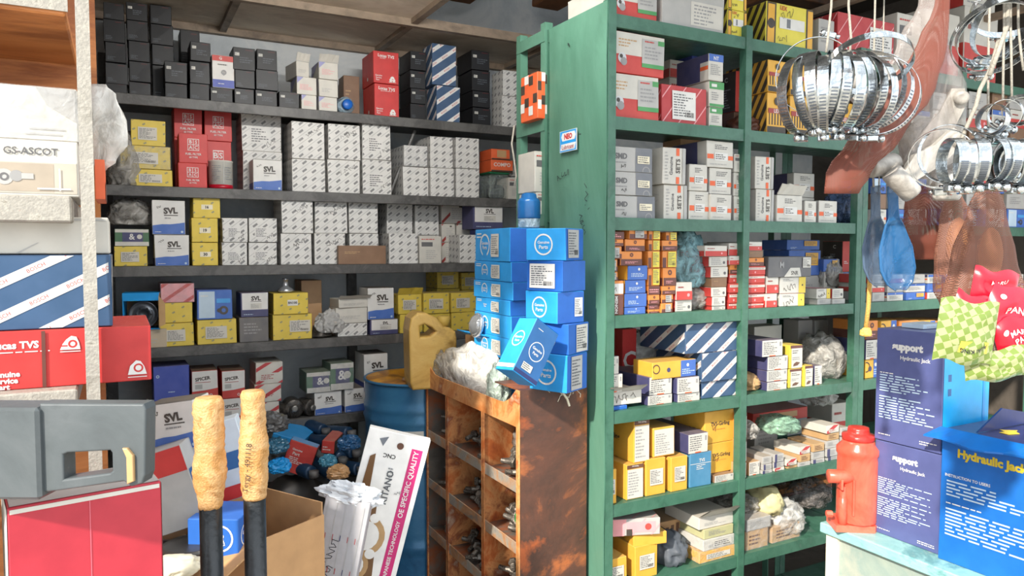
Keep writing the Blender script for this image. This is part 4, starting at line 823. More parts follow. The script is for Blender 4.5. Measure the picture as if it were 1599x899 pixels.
# bolts
stm = blotch('bolt_steel', ['6D665F', '8D857B', '544E48', 'A0958A'], 60, .42, .7, .2)
def bolt(s=1.0, L=.05):
    b = empty('hex_bolt')
    m = MB(); m.lathe([(.0125*s, 0), (.0135*s, .002), (.0135*s, .010*s), (.012*s, .012*s)], 6); m.build('bolt_head', stm, b)
    m = MB(); m.lathe([(.0075*s, .0122*s), (.0075*s, L*.55), (.0068*s, L*.56)]+[(.0074*s if k % 2 else .0064*s, L*(.57+.4*k/12)) for k in range(12)]+[(.005*s, L)], 10); m.build('bolt_shank', stm, b, smooth=False)
    return b
b0 = bolt(1.2, .056); first = True; rnd = random.Random(5)
rowsn = ['top', 'second', 'third', 'fourth']; coln = ['near', 'middle', 'far']
bins = [(.01, .232), (.258, .532), (.558, DY-.016)]
for ri in range(4):
    for ci, (ya, yb_) in enumerate(bins):
        z0 = shz[ri]-.008; k = 11 if ci < 2 else 8
        if ri == 3: k = 4
        for q in range(k):
            lay = 0 if q < k*.5 else (1 if q < k*.85 else 2)
            yy = ya+.045+(yb_-ya-.09)*((q*.37+.1*ri) % 1); xx = .036+.02*(q % 3)+rnd.uniform(0, .02)
            loc = (CX0+xx, CY0+yy, z0+.0175+lay*.025+rnd.uniform(0, .004)); rot = (math.pi/2+rnd.uniform(-.12, .12), rnd.uniform(-.2, .2), rnd.uniform(-1.2, 1.2)+(math.pi if q % 2 else 0))
            g = f'bolts in the {rowsn[ri]} {coln[ci]} bin'; lb = f'dull steel hex bolt heaped in the {rowsn[ri]} row, {coln[ci]} bin of the rusty cabinet'
            if first: b = b0; b.location = loc; b.rotation_euler = rot; first = False; tag(b, lb, 'bolt', g)
            else: b = dup(b0, loc, rot, lb, g)
            b['category'] = 'bolt'
# cloth / bag scraps in bins
def blob(name, loc, size, seed, mat, amp=.5, sub=4, flat=True, freq=1.6, smooth=True, rot=(0, 0, 0), ridg=True):
    """crumpled closed shape with a flat base"""
    import bmesh
    bm = bmesh.new(); bmesh.ops.create_icosphere(bm, subdivisions=sub, radius=1)
    sd = Vector((seed*3.7, seed*1.3, seed*2.1))
    for v in bm.verts:
        p = v.co.copy(); f = noise.noise(p*freq+sd); g = noise.noise(p*freq*2.7+sd)
        h3 = noise.noise(p*freq*5.5+sd); h4 = noise.noise(p*freq*11+sd)
        r = 1+amp*((1-2*abs(f)) if ridg else f)*.5+amp*.7*(.5-abs(g))+amp*.5*(.3-abs(h3))+amp*.22*(.3-abs(h4))
        q = p*r; v.co = Vector((q.x*size[0], q.y*size[1], max(q.z, -.72)*size[2]))
    mz = min(v.co.z for v in bm.verts)
    for v in bm.verts: v.co.z -= mz
    me = bpy.data.meshes.new(name); bm.to_mesh(me); bm.free(); me.materials.append(mat)
    me.polygons.foreach_set('use_smooth', [smooth]*len(me.polygons))
    o = bpy.data.objects.new(name, me); COL.objects.link(o); o.location = loc; o.rotation_euler = rot; return o
clr = film('cloudy_bag', 'D8D6D0', .5, .2, 9); clr2 = film('smoky_bag', 'A39F98', .62, .22, 10); clw = film('white_bag', 'E9E6DF', .85, .25, 8)
tag(blob('plastic_bag', (CX0+.12, CY0+.12, shz[0]-.0078), (.045, .07, .085), 3, film('dusty_bag', '8F8A82', .8, .35), rot=(0, 0, .3)), 'grey dusty plastic bag standing in the near top bin of the cabinet', 'bag')
tag(blob('plastic_bag', (CX0+.05, CY0+.06, shz[1]+.03), (.02, .035, .035), 4, M('green', .3)), 'crumpled green plastic bag on bolts in the second-row near bin', 'bag')
# ---- things on top of the cabinet ----
CT = .9905
ocx = empty('open_carton', (1.205, 2.39, CT), (0, 0, .04), 'opened kraft carton with raised blue flap on the rusty cabinet', 'box')
kr = M('kraft', .7, 0, .1); krd = M('dkraft', .8)
MB().box(-.06, .06, -.13, .13, 0, .003).box(-.06, -.057, -.13, .13, .003, .19).box(.057, .06, -.13, .13, .003, .19).box(-.057, .057, -.13, -.127, .003, .19).box(-.057, .057, .127, .13, .003, .19).build('carton_body', kr, ocx)
m = MB(); m.prism([(-.06, .191), (-.12, .215), (-.12, .219), (-.06, .195)], -.15, .08); m.build('flap', M('sky', .45), ocx)
gl = empty('glass_lamp', (1.0, 2.2, CT), label='clear round glass lens poking out of the kraft carton', cat='lamp'); 
gl.location = onX(748, 508, 1.095); gl.rotation_euler = (0, -math.pi/2+.2, 0)
m = MB(); m.lathe([(.01, 0), (.035, .004), (.04, .012), (.03, .026), (.012, .034), (.002, .036)], 20); m.build('lens', M('grey', .08, .6, 0, .02, 0), gl, True)
m = MB(); m.lathe([(.0405, 0), (.043, .003), (.043, .013), (.0405, .015)], 20); m.build('lens_rim', M('silver', .25, .9), gl, True)
gs = []
# far stack (left): six boxes, near stack (right): five boxes
za = CT; 
GL = dict(L=sub([('o', .3, .5, .36, .3, 'white'), ('r', .24, .14, .36, .3, 'BASE'), ('t', 'Genuine', .3, .57, .12, 'white', 0, .2), ('t', 'Parts', .3, .43, .12, 'white', 0, .2), ('r', .06, .84, .2, .88, 'white'), ('r', .06, .74, .2, .78, 'white'), ('r', .48, .2, .62, .7, 'offw')], 'sky'))
tops = [1.14, 1.21, 1.285, 1.335, 1.395, 1.46, 1.57]
za = .9905
ns = ['bottom', 'sixth from top', 'fifth from top', 'fourth from top', 'third from top', 'second from top', 'top']
for i, zt in enumerate(tops):
    h = zt-za
    pbox('gen', .165, .27+.006*((i*2) % 3), h-.0006, (1.185+.004*((i*3) % 3), 2.218, za), rz=.02*((i*5) % 3-1), L=[o for o in GL['L'] if h > .06 or o[0] != 'o'], F=[('r', .0, .0, 1, 1, 'blue')], S=[('L', .5, .14, .72, .84)], seed=300+i, label=f'bright blue box, {ns[i]} of the taller stack behind, on the rusty cabinet', group='blue boxes stacked on the rusty cabinet', tape=False) if i > 0 else pbox('gen', .10, .2, h-.0006, (1.225, 2.2, za), rz=0, seed=300, label='bright blue box at the foot of the taller stack on the rusty cabinet', group='blue boxes stacked on the rusty cabinet')  # front faces painted a darker blue, their shade put into the colour
    za = zt
za = 1.0836
spec = [(1.195, .09, 'gen', [('F', .18, .05, .72, .95, 'lgrey')], .55), (1.285, .09, 'gen2', [('F', .35, .05, .92, .95, 'offw')], .50), (1.378, .0, 'gen', [('F', .62, .2, .92, .8, 'white')], .35), (1.468, .0, 'gen2', [('L', .1, .1, .8, .9, 'white')], .42), (1.562, .02, 'gen', [('F', .1, .08, .7, .96, 'lgrey')], .62)]
nm = ['bottom', 'fourth from top', 'middle', 'second from top', 'top']
zprev = za
for i, (zt, dx, st, Sx, rz) in enumerate(spec):
    p = atd(866 if i > 1 else 872, 480, 2.2)
    pbox(st, .115, .135, zt-zprev-.0006, (p.x+.004*(i % 2), p.y+.0, zprev), rz=rz-.1+.06*(i % 2), seed=330+i, S=Sx, tape=False, label=f'blue emblem box, {nm[i]} of the skewed near stack against the green panel', group='blue boxes in the skewed near stack', F=[('r', 0, 0, 1, 1, 'blue')], L=sub([('o', .45, .5, .34, .29, 'white'), ('t', 'Genuine', .45, .57, .12, 'white', 0, .3), ('t', 'Parts', .45, .42, .12, 'white', 0, .3)], 'sky'))
    zprev = zt
# big box leaning in front
p = atd(800, 610, 2.02)
pbox('gen', .095, .08, .165, (p.x+.012, p.y+.004, p.z+.035), rz=.1, ry=.6, rx=-.1, seed=350, S=[('F', .2, .12, .6, .24, 'offw')], T=[('r', 0, 0, 1, 1, 'blue')],
     F=[('r', 0, 0, 1, 1, 'bteal'), ('o', .5, .5, .17, .155, 'white'), ('t', 'Genuine', .5, .54, .05, 'white', 0, .5), ('t', 'Parts', .5, .46, .05, 'white', 0, .5), ('l', .2, .85, .5, .88, 1, 'white'), ('r', 0, 0, 1, .08, 'navy')],  # shaded side of the tipped box is painted in as darker blue
     L=[('o', .5, .6, .15, .13, 'white'), ('t', 'Genuine', .5, .63, .045, 'white', 0, .5), ('t', 'Parts', .5, .56, .045, 'white', 0, .5), ('r', 0, .05, 1, .12, 'white')], label='large blue box with white emblems tipped over in front of the stacks', group=None)
# bottle
bt = empty('plastic_bottle', (1.19, 2.12, 1.571), label='small blue-capped plastic bottle standing on the far blue stack', cat='bottle')
m = MB(); m.lathe([(.034, 0), (.036, .004), (.036, .05), (.033, .06)], 24, wob=lambda i, j: 1+.02*math.sin(3*j)); m.build('bottle_body', film('bottle_pl', 'BFD3E0', .8, .2), bt, True)
m = MB(); m.lathe([(.037, .03), (.038, .034), (.038, .085), (.033, .094), (.026, .098), (.024, .11), (.014, .114)], 24); m.build('bottle_cap', M('bteal', .25), bt, True)
# bags and straw on the cabinet top
tag(blob('plastic_bag', (1.088, 2.345, CT), (.042, .2, .088), 11, clw), 'big crumpled whitish plastic bag slumped in the scooped cabinet top', 'bag')
tag(blob('plastic_bag', (1.07, 2.585, CT), (.025, .035, .06), 12, clr2), 'greyish plastic bag at the far end of the cabinet top', 'bag')
tag(blob('plastic_bag', (1.075, 2.12, CT), (.03, .035, .07), 14, film('greenish_bag', 'C5D6C8', .7, .2)), 'pale green-white plastic packet tucked under the tipped box', 'bag')
sb_ = MB(); rr = random.Random(3)
tw = empty('twine_tangle', (1.18, 1.93, CT+.095), label='tangle of frayed straw-coloured twine over the cabinet edge', cat='string'); tw.location = (1.17, 1.885, 1.088)
for i in range(9):
    p = Vector((rr.uniform(-.04, .04), rr.uniform(-.01, .02), .004)); pts = [p]
    for k in range(7): p = p+Vector((rr.uniform(-.02, .02), rr.uniform(-.014, .004), rr.uniform(-.012, .006))); p.y = min(p.y, .0 if p.z < .0 else .03); pts.append(p)
    MB().tube(pts, .0011, 5).build('strand', M('cream', .8), tw)
m = MB(); m.tube([(-.012, -.006, .004), (0, -.012, -.02), (.014, -.014, -.04), (.022, -.014, -.062)], .0035, 6).build('loose_end', M('cream', .8), tw)

# ================= oil drum and jerrycan =================
dc = (1.085, 2.885); DR = .215; DT = .972
dr = empty('oil_drum', (*dc, 0), label='blue steel oil drum with yellow-orange top behind the rusty cabinet', cat='drum')
prof = []
for i in range(60):
    z = DT*i/59; r = DR
    for zc in (.32, .66, .82, .845+.02):
        r += .009*math.exp(-((z-zc)/.012)**2)
    prof.append((r, z))
prof[0] = (DR-.01, 0)
prof += [(DR+.007, DT-.008), (DR+.008, DT), (DR+.003, DT+.004), (DR-.004, DT)]
drb = blotch('drum_blue', ['265A82', '306A94', '3C769C', '234E70'], 4, .3, .2, .12)
MB().lathe(prof, 48).build('drum_body', drb, dr, True)
MB().lathe([(DR-.004, DT+.0005), (DR-.006, DT+.002), (DR-.05, DT+.0025), (.02, DT+.0025)], 40).build('drum_lid', blotch('drum_lid', ['B97A14', 'D39522', '8E5A16', 'C88618'], 5, .45, 0, .2), dr, True)
m = MB(); m.lathe([(.03, DT+.003), (.03, DT+.010), (.026, DT+.014), (.01, DT+.015)], 16, c=(-.07, -.1, 0)); m.build('bung', lipm, dr, True)
P = Painter(.16, .004, .09, lambda p: Vector((math.sin(p.x/DR)*(DR+.0012), -math.cos(p.x/DR)*(DR+.0012), p.z)), random.Random(2)); P.use('F'); P.clp = (0, 0, 1, 1)
for i in range(10): P.rect(i/10, 0, (i+1)/10, 1, 'offw')
P.k = 3; P.text('4T OIL', .4, .6, .25, 'navy'); P.lines(.1, .1, .9, .4, 3, 'grey')
o = P.emit('drum_label', lambda c: M(c, .5), dr); o.location = (0, 0, .70); o.rotation_euler = (0, 0, -.62)
jp = onZ(664, 605, DT)
jc = empty('jerrycan', (jp.x+.035, jp.y+.035, DT+.003), (0, 0, -.15), 'grimy yellow plastic jerrycan with built-in handle standing on the blue drum', 'can')
jm = blotch('jerry_yellow', ['A07A34', 'BE9648', 'C9A45A', '8A6A30'], 6, .4, 0, .15)
# body with curved shoulder as an outlined solid, handle opening left free
cu = bpy.data.curves.new('jc', 'CURVE'); cu.dimensions = '2D'; cu.fill_mode = 'BOTH'; cu.extrude = .054; cu.bevel_depth = .009; cu.bevel_resolution = 2
def spl(pts, cyc=True):
    s = cu.splines.new('BEZIER'); s.bezier_points.add(len(pts)-1)
    for b, (x, y) in zip(s.bezier_points, pts): b.co = (x, y, 0); b.handle_left_type = b.handle_right_type = 'AUTO'
    s.use_cyclic_u = cyc
def curve_mesh(cu, name, mat, parent, loc=(0, 0, 0), rot=(0, 0, 0), smooth=False):
    o = bpy.data.objects.new('c', cu); COL.objects.link(o); bpy.context.view_layer.update()
    me = bpy.data.meshes.new_from_object(o.evaluated_get(bpy.context.evaluated_depsgraph_get())); bpy.data.objects.remove(o)
    me.materials.clear(); me.materials.append(mat); me.polygons.foreach_set('use_smooth', [smooth]*len(me.polygons))
    r = bpy.data.objects.new(name, me); COL.objects.link(r); r.parent = parent; r.location = loc; r.rotation_euler = rot; return r
def poly_spl(cu, pts):
    s = cu.splines.new('POLY'); s.points.add(len(pts)-1)
    for b, (x, y) in zip(s.points, pts): b.co = (x, y, 0, 1)
    s.use_cyclic_u = True
poly_spl(cu, [(-.075, .002), (.075, .002), (.08, .02), (.082, .18), (.078, .205), (.06, .218), (.035, .222), (.008, .258), (-.03, .276), (-.058, .278), (-.079, .26), (-.086, .22), (-.082, .02)])
poly_spl(cu, [(-.060, .185), (-.01, .187), (.022, .212), (.0, .236), (-.035, .252), (-.062, .240)])
curve_mesh(cu, 'can_body', jm, jc, rot=(math.pi/2, 0, 0), smooth=False)
m = MB(); m.lathe([(.021, .215), (.021, .228), (.026, .229), (.026, .262), (.022, .266)], 16, c=(.054, 0, 0), wob=lambda i, j: 1+(.03 if j % 2 else 0)*(i > 1)); m.build('screw_cap', blotch('jc_cap', ['A88A3C', 'C2A34E', '94742E'], 8), jc, True)
# ================= left foreground rack =================
YL = 1.5
lpx = onY(133, 300, YL).x
lr = empty('shelving_rack', (lpx, YL, 0), label='whitish worn angle-iron rack at the left edge with wooden shelves', cat='shelf')
wp = blotch('worn_white_metal', ['8E897F', 'A5A096', '98938A', 'ABA69B', '7A7468'], 24, .55, .1, .3)
wd = blotch('shelf_wood', ['A9642F', 'C07A42', '8A4E24', 'B9733C'], 2.5, .6, 0, .2, stretch=(.5, 2, 3))
MB().box(-.006, .015, -.033, -.03, 0, 2.6).box(-.006, -.003, -.0299, .0, 0, 2.6).build('post', wp, lr)
def zL(y): return onY(60, y, YL).z
ztop, zs1, zs2, zs3, zs4 = zL(8), zL(214), zL(306), zL(608), zL(900)
MB().box(-.9, -.0165, -.03, -.027, zL(20), zL(-6)).build('beam', wp, lr)
MB().box(-.9, .016, .36, .375, 0, 2.6).build('back_board', wd, lr)
MB().box(-.9, .0, -.005, .36, zL(128)-.004, zL(128)+.003).build('shelf_board', wd, lr) if False else None
for z, t in ((zL(8), .02), (zs2, .045), (zs3, .03)):
    MB().box(-.9, -.02, -.026, .355, z-t, z, c=.003).build('shelf_board', wd if t == .02 else wp, lr)
MB().box(-.9, -.885, -.02, .35, 0, 2.6).build('side_board', wd, lr)
def lbox(x0, x1, yt, zb, st, dp, label, d=.0, **k):
    Y = YL+d; a = onY(x0, yt, Y); c = onY(x1, yt, Y); z1 = onY((max(x0, 0)+x1)/2, yt, Y).z
    _seed[0] += 1
    return pbox(st, c.x-a.x, dp, z1-zb-.0006, ((a.x+c.x)/2, Y+dp/2, zb), seed=_seed[0], label=label, **k), z1
sty('ascot', 'offw', '', 'left rack boxes', F=[('r', .03, .05, 1, .6, 'BBB3A6'), ('r', .03, .6, 1, .62, 'white'), ('r', .1, .08, .85, .58, 'A79B8B'), ('t', 'GS-ASCOT', .72, .8, .13, 'dgrey', 0, .4, .02), ('c', .38, .8, .1, 'pink'), ('c', .5, .35, .12, 'silver'), ('c', .56, .33, .14, 'lgrey'), ('c', .63, .35, .1, 'grey'), ('r', .44, .25, .5, .42, 'slate'), ('r', .66, .3, .73, .4, 'lgrey'), ('o', .56, .33, .07, .04, 'dgrey'), ('r', .88, .1, .89, .5, 'white'), ('r', .75, .12, .95, .15, 'white')])
o, z = lbox(-160, 122, 218, zs2+.0005, 'ascot', .28, 'cream box with small motor picture on the left rack, above the wooden shelf', d=.01)
zb1 = z
o, z = lbox(-160, 121, 134, zb1, 'wht', .27, 'white carton wrapped in plastic sheet, on the motor-picture box', d=.015, wrap=True, F=[('p', [(.75, 1), (1, 1), (1, .35), (.82, .65)], 'lgrey'), ('r', .68, .1, .9, .13, 'lgrey'), ('r', .7, .2, .92, .23, 'lgrey')])
o, z = lbox(147, 163, 248, zs2+.0005, 'org', .15, 'narrow orange-red carton just right of the left rack post', d=.05, base='dorange', F=[], L=[('l', .2, .3, .8, .5, 2, 'white')])
o, zlu = lbox(-190, 236, 512, zs3+.0005, 'lucas', .26, 'long red carton with white lettering at the bottom of the left rack', d=.012,
  F=[('t', 'Lucas TVS', .46, .76, .13, 'white', 0, .26, .04), ('l', .36, .62, .62, .66, 1, 'white'), ('t', 'Genuine', .42, .27, .1, 'white', 0, .16, .04), ('t', 'Service', .42, .16, .1, 'white', 0, .14, .04), ('t', 'Part', .41, .055, .1, 'white', 0, .1, .04),
     ('p', [(.63, .64), (.71, .64), (.705, .76), (.695, .86), (.675, .88), (.655, .82), (.64, .74)], 'white'), ('r', .63, .6, .71, .615, 'white'), ('o', .68, .74, .07, .04, 'red'), ('r', .63, .7, .66, .72, 'red'), ('p', [(.9, .12), (.98, .12), (.97, .26), (.955, .36), (.935, .38), (.91, .28)], 'white'), ('o', .945, .24, .08, .05, 'red'), ('r', .9, .07, .98, .085, 'white'), ('r', .56, .0, .575, 1, '5B2A22')], L=[])
o, zbo = lbox(-150, 173, 396, zlu, 'bosch2', .25, 'wide blue carton with white diagonal stripes on the long red carton', d=.02, A=None) if False else lbox(-150, 173, 396, zlu, 'bosch2', .25, 'wide blue carton with white diagonal stripes on the long red carton', d=.02)
o, z = lbox(-150, 170, 337, zbo, 'wht', .24, 'plain white carton on the striped blue carton, left rack', d=.03, F=[('p', [(.5, 0), (.62, .3), (.63, .3), (.52, 0)], 'lgrey'), ('r', 0, .9, 1, .95, 'lgrey')])
o, z = lbox(-190, 148, 640, zL(700), 'wht', .2, 'dirty white carton below the long red carton, left rack', d=.03) if False else (None, 0)
# plastic sheet trailing right of the post
def sheet(name, fn, nu, nv, mat, parent=None, th=.0015, smooth=True):
    P_ = [[Vector(fn(i/nu, j/nv)) for i in range(nu+1)] for j in range(nv+1)]
    vs = [p for r_ in P_ for p in r_]; n = len(vs); fs = []
    nor = []
    for j in range(nv+1):
        for i in range(nu+1):
            a = P_[j][min(i+1, nu)]-P_[j][max(i-1, 0)]; b = P_[min(j+1, nv)][i]-P_[max(j-1, 0)][i]; q = a.cross(b)
            nor.append(q.normalized() if q.length > 1e-9 else Vector((0, -1, 0)))
    vs = vs+[v+nn*th for v, nn in zip(vs, nor)]
    W1 = nu+1
    for j in range(nv):
        for i in range(nu):
            a = j*W1+i; fs.append((a, a+1, a+1+W1, a+W1)); fs.append((n+a, n+a+W1, n+a+1+W1, n+a+1))
    for i in range(nu): fs.append((i, n+i, n+i+1, i+1)); k = nv*W1+i; fs.append((k, k+1, n+k+1, n+k))
    for j in range(nv): a = j*W1; fs.append((a, a+W1, n+a+W1, n+a)); a += nu; fs.append((a, n+a, n+a+W1, a+W1))
    return link(name, vs, fs, mat, parent=parent, smooth=smooth)
def sackpx(name, spine, mat, seed=1, nu=28, nv=18, folds=5, fold=.12, dep=.35, th=.001, thick=None):
    """hanging bag: spine rows = (pixel left, pixel right, pixel y, distance); round closed tube with folds"""
    rows_ = []
    for k in range(nv+1):
        t = k/nv*(len(spine)-1); i = min(int(t), len(spine)-2); f = t-i
        f2 = f*f*(3-2*f); a, b = spine[i], spine[i+1]
        rows_.append([a[q]+(b[q]-a[q])*(f2 if q < 2 else f) for q in range(4)])
    base = atd((spine[0][0]+spine[0][1])/2, spine[0][2], spine[0][3])
    vs = []; fs = []
    for k, (xl, xr, y, D) in enumerate(rows_):
        L_, R_ = atd(xl, y, D), atd(xr, y, D); c = (L_+R_)/2; hw = (R_-L_).length/2; ux = (R_-L_).normalized(); uy = Vector((-ux.y, ux.x, 0)).normalized()
        for j in range(nu):
            a = 2*math.pi*j/nu; rr_ = 1+fold*math.sin(folds*a+seed+k*.25)+.5*fold*noise.noise(Vector((math.cos(a)*1.5, math.sin(a)*1.5, k*.4+seed)))
            vs.append(c+ux*math.cos(a)*hw*rr_+uy*math.sin(a)*hw*dep*rr_-base)
    for k in range(nv):
        for j in range(nu): fs.append((k*nu+j, k*nu+(j+1) % nu, (k+1)*nu+(j+1) % nu, (k+1)*nu+j))
    fs += [tuple(range(nu))[::-1], tuple(range(nv*nu, nv*nu+nu))]
    return link(name, vs, fs, mat, smooth=True, loc=base)
tag(sackpx('plastic_sheet', [(140, 165, 132, 1.42), (140, 182, 150, 1.42), (144, 198, 190, 1.42), (140, 196, 225, 1.42), (146, 178, 252, 1.42), (152, 165, 266, 1.42)], clw, 3, folds=4, fold=.16), 'crumpled translucent plastic sheet bulging out beside the left rack post', 'plastic sheet')
# ================= left counter heap =================
ct = empty('counter', (0, 0, 0), (0, 0, -YAW), 'wooden counter at the lower left carrying the red carton', 'table')
q = atd(60, 700, 1.0); ct.location = (q.x-.03, q.y+.02, 0)
MB().box(-.5, .17, -.2, .2, .86, .90, c=.004).build('counter_top', wd, ct)
for sx in (-.48, .13):
    for sy in (-.18, .15): MB().box(sx, sx+.03, sy, sy+.03, 0, .8598).build('leg', wd, ct)
z = .9005
q = atd(118, 770, 1.0)
sty('redb', 'B32338', '', 'red cartons', F=[('r', .505, 0, .512, .97, 'D06070'), ('r', 0, .965, 1, 1, 'offw')], T=[('r', 0, 0, 1, 1, 'lgrey')], L=[('r', 0, 0, 1, 1, 'offw')], dust=.1)
pbox('redb', .19, .12, q.z-z-.006, (q.x+.005, q.y+.07, z), rz=.16, seed=77, label='crimson carton with pale rim under the grey plastic case, lower left')
q2 = atd(0, 790, 1.02)
pbox('svl', .12, .14, q2.z-z, (q2.x-.075, q2.y+.04, z), rz=.16, seed=78, label='white printed carton at the left edge beside the crimson carton')
# grey case
gc = empty('plastic_case', (0, 0, 0), (0, 0, -YAW-.02), 'dark grey plastic tool case with moulded handle opening, resting on the crimson carton', 'case')
Dg = .93; pp = atd(80, 770, Dg); gc.location = pp; sc = Dg/FPX
def G(x, y): return ((x-80)*sc, (770-y)*sc)
gm = blotch('grey_plastic', ['43484A', '4C5254', '54595B', '3F4446'], 5, .42, 0, .12)
cu = bpy.data.curves.new('gc', 'CURVE'); cu.dimensions = '2D'; cu.fill_mode = 'BOTH'; cu.extrude = .011; cu.bevel_depth = .0025; cu.bevel_resolution = 2
poly_spl(cu, [G(80, 628), G(236, 628), G(238, 634), G(234, 735), G(230, 746), G(216, 750), G(205, 742), G(105, 757), G(80, 760)])
poly_spl(cu, [G(108, 702), G(118, 698), G(186, 694), G(190, 700), G(190, 730), G(184, 735), G(108, 746)])
curve_mesh(cu, 'handle_frame', gm, gc, rot=(math.pi/2, 0, 0))
m = MB(); m.box(G(-160, 0)[0], G(81, 0)[0], -.022, .03, G(0, 772)[1], G(0, 630)[1], c=.004); m.build('case_shell', gm, gc)
cu = bpy.data.curves.new('gc2', 'CURVE'); cu.dimensions = '2D'; cu.fill_mode = 'BOTH'; cu.extrude = .0015; cu.bevel_depth = .0015
poly_spl(cu, [G(209, 694), G(213, 694), G(221, 704), G(221, 742), G(214, 745), G(214, 706)])
curve_mesh(cu, 'catch', M('tan', .4), gc, loc=(0, -.0158, 0), rot=(math.pi/2, 0, 0))
# cartons behind the handles
pbox('svl', .24, .16, .40, (atd(268, 800, 1.95).x, atd(268, 800, 1.95).y+.05, 0.0), rz=-.2, seed=88, label='tall white carton standing low behind the taped handles') if False else None
big = empty('stack_base', (0, 0, 0))
bpy.data.objects.remove(big)
def facing(style, px, py, D, w, h, dp, roll, label, yaw=0, **k):
    """box whose front-face centre sits at the given point, turned towards the shop front"""
    c = atd(px, py, D); rz = -YAW+yaw
    # bottom centre of the box from the face centre (roll about the box's own depth axis)
    Rm = Matrix.Rotation(rz, 3, 'Z') @ Matrix.Rotation(roll, 3, 'Y')
    loc = c + Rm @ Vector((0, dp/2, -h/2)); _seed[0] += 1
    return pbox(style, w, dp, h, loc, rz=rz, ry=roll, seed=_seed[0], label=label, **k)
sty('rwc', 'lgrey', '', 'large cartons', F=[('r', 0, .68, 1, 1, 'red')], R=[('r', 0, .45, 1, .68, 'bteal'), ('r', 0, .0, 1, .2, 'red')], L=[('r', 0, .68, 1, 1, 'red')], dust=.15)
facing('rwc', 258, 768, 1.62, .125, .185, .10, -.30, 'tilted white carton with broad red band behind the left taped handle', yaw=.1)
sty('rwc2', 'C9D3DC', '', 'large cartons', F=[('r', 0, .38, 1, .6, 'bteal'), ('r', 0, .0, 1, .18, 'red')], dust=.15)
facing('rwc2', 346, 722, 1.74, .12, .19, .05, -.27, 'tilted white carton with blue and red bands between the two taped handles', yaw=.2)
facing('svl', 268, 666, 1.68, .115, .11, .09, -.14, 'blue and white lettered box tilted on the red-banded carton', yaw=.0)
facing('bluep', 262, 600, 1.9, .09, .10, .08, -.03, 'deep blue carton leaning behind the tilted white lettered box') if False else None
bp_ = atd(341, 866, 1.6); ob = pbox('gen2', .115, .12, .085, (bp_.x+.02, bp_.y+.05, atd(330, 868, 1.6).z-.0015), rz=-YAW-.05, seed=401, label='blue emblem box lying between the taped handles, low in the heap', F=[('o', .64, .5, .35, .3, 'white'), ('t', 'Genuine', .64, .58, .1, 'white', -75, .3), ('t', 'Parts', .7, .45, .1, 'white', -75, .3)])
# boards and supports under the heap
hb = empty('wooden_box', (0, 0, 0), (0, 0, -YAW), 'low wooden box carrying the heap of cartons', 'box'); qq = atd(270, 880, 1.75); hb.location = (qq.x, qq.y, 0)
zt_ = atd(330, 868, 1.6).z
MB().box(-.11, .03, -.06, .1, 0, zt_-.02, c=.004).build('box_body', krd, hb)
MB().box(-.12, .14, -.12, .12, zt_-.0199, zt_-.002, c=.003).build('board_top', M('kraft', .7, 0, .3), hb)
tag(blob('paper_scrap', tuple(atd(262, 884, 1.5)-Vector((0, 0, .02))), (.05, .03, .02), 21, M('cream', .7, 0, .2)), 'torn cream paper scrap lying among plates at the bottom left', 'paper')
mp_ = MB(); mp_.lathe([(.05, 0), (.06, .004), (.062, .012), (.05, .014), (.02, .012)], 24)
for i, (x, y) in enumerate([(250, 866), (300, 872), (228, 862)]):
    c = atd(x, y, 1.6); o = mp_.build('metal_disc', M('dsteel', .35, .8), None, True, loc=(c.x, c.y, zt_+.0005+.015*(i == 1)), rot=(0, .0, 0)); tag(o, ['flat round steel part left of the others under the white carton', 'flat round steel part lying in front of the blue emblem box', 'flat round steel part beside the crimson carton'][i], 'machine part', 'steel discs on the board')
# ================= taped handles =================
tpm = blotch('masking_tape', ['B07E40', 'C4935A', 'D0A672', 'A87640'], 30, .55, 0, .5)
shm = blotch('black_handle', ['141618', '1E2123', '2A2D30', '191B1D'], 10, .3, 0, .15)
def handle(px, ytop, yjoin, D, r, label, prof, lean=0):
    p = atd(px, 700, D); h = empty('tool_handle', (p.x, p.y, 0), (0, lean, 0), label, 'tool handle')
    zj = atd(px, yjoin, D).z; zt = atd(px, ytop, D).z
    MB().lathe([(r, 0), (r*1.02, zj*.5), (r, zj+.01)], 24).build('shaft', shm, h, True)
    pr = []; n = 34
    for i in range(n+1):
        t = i/n; k = t*(len(prof)-1); a = min(int(k), len(prof)-2); pr.append(((prof[a]+(prof[a+1]-prof[a])*(k-a))*r*(1+.025*math.sin(i*2.3)), zj-.004+(zt-zj)*t))
    pr.append((pr[-1][0]*.85, zt+.004)); pr.append((pr[-1][0]*.4, zt+.002))
    MB().lathe(pr, 28, wob=lambda i, j: 1+.09*noise.noise(Vector((math.cos(j*.2244)*1.6, math.sin(j*.2244)*1.6, i*.22+px)))+.05*noise.noise(Vector((math.cos(j*.2244)*4, math.sin(j*.2244)*4, i*.6+px)))).build('masking_tape', tpm, h, True)
    return h, zj, zt
handle(327, 623, 790, 1.32, .0195, 'left black tool handle, thickly wrapped in tan masking tape', [1.0, 1.15, 1.35, 1.5, 1.42, 1.28, 1.35, 1.38, 1.36, 1.33])
h2, zj, zt = handle(396, 612, 775, 1.34, .0195, 'right black tool handle wrapped in tan tape with handwriting', [1.05, 1.2, 1.3, 1.25, 1.3, 1.35, 1.15, 1.1, 1.08, 1.08])
rc = .0305
P = Painter(.05, .004, .12, lambda p: Vector((math.sin(p.x/rc)*rc, -math.cos(p.x/rc)*rc, p.z)), random.Random(12)); P.use('F'); P.clp = (0, 0, 1, 1)
P.text('Tergy - 491118', .5, .4, .11, 'ink', 84, .8, .0)
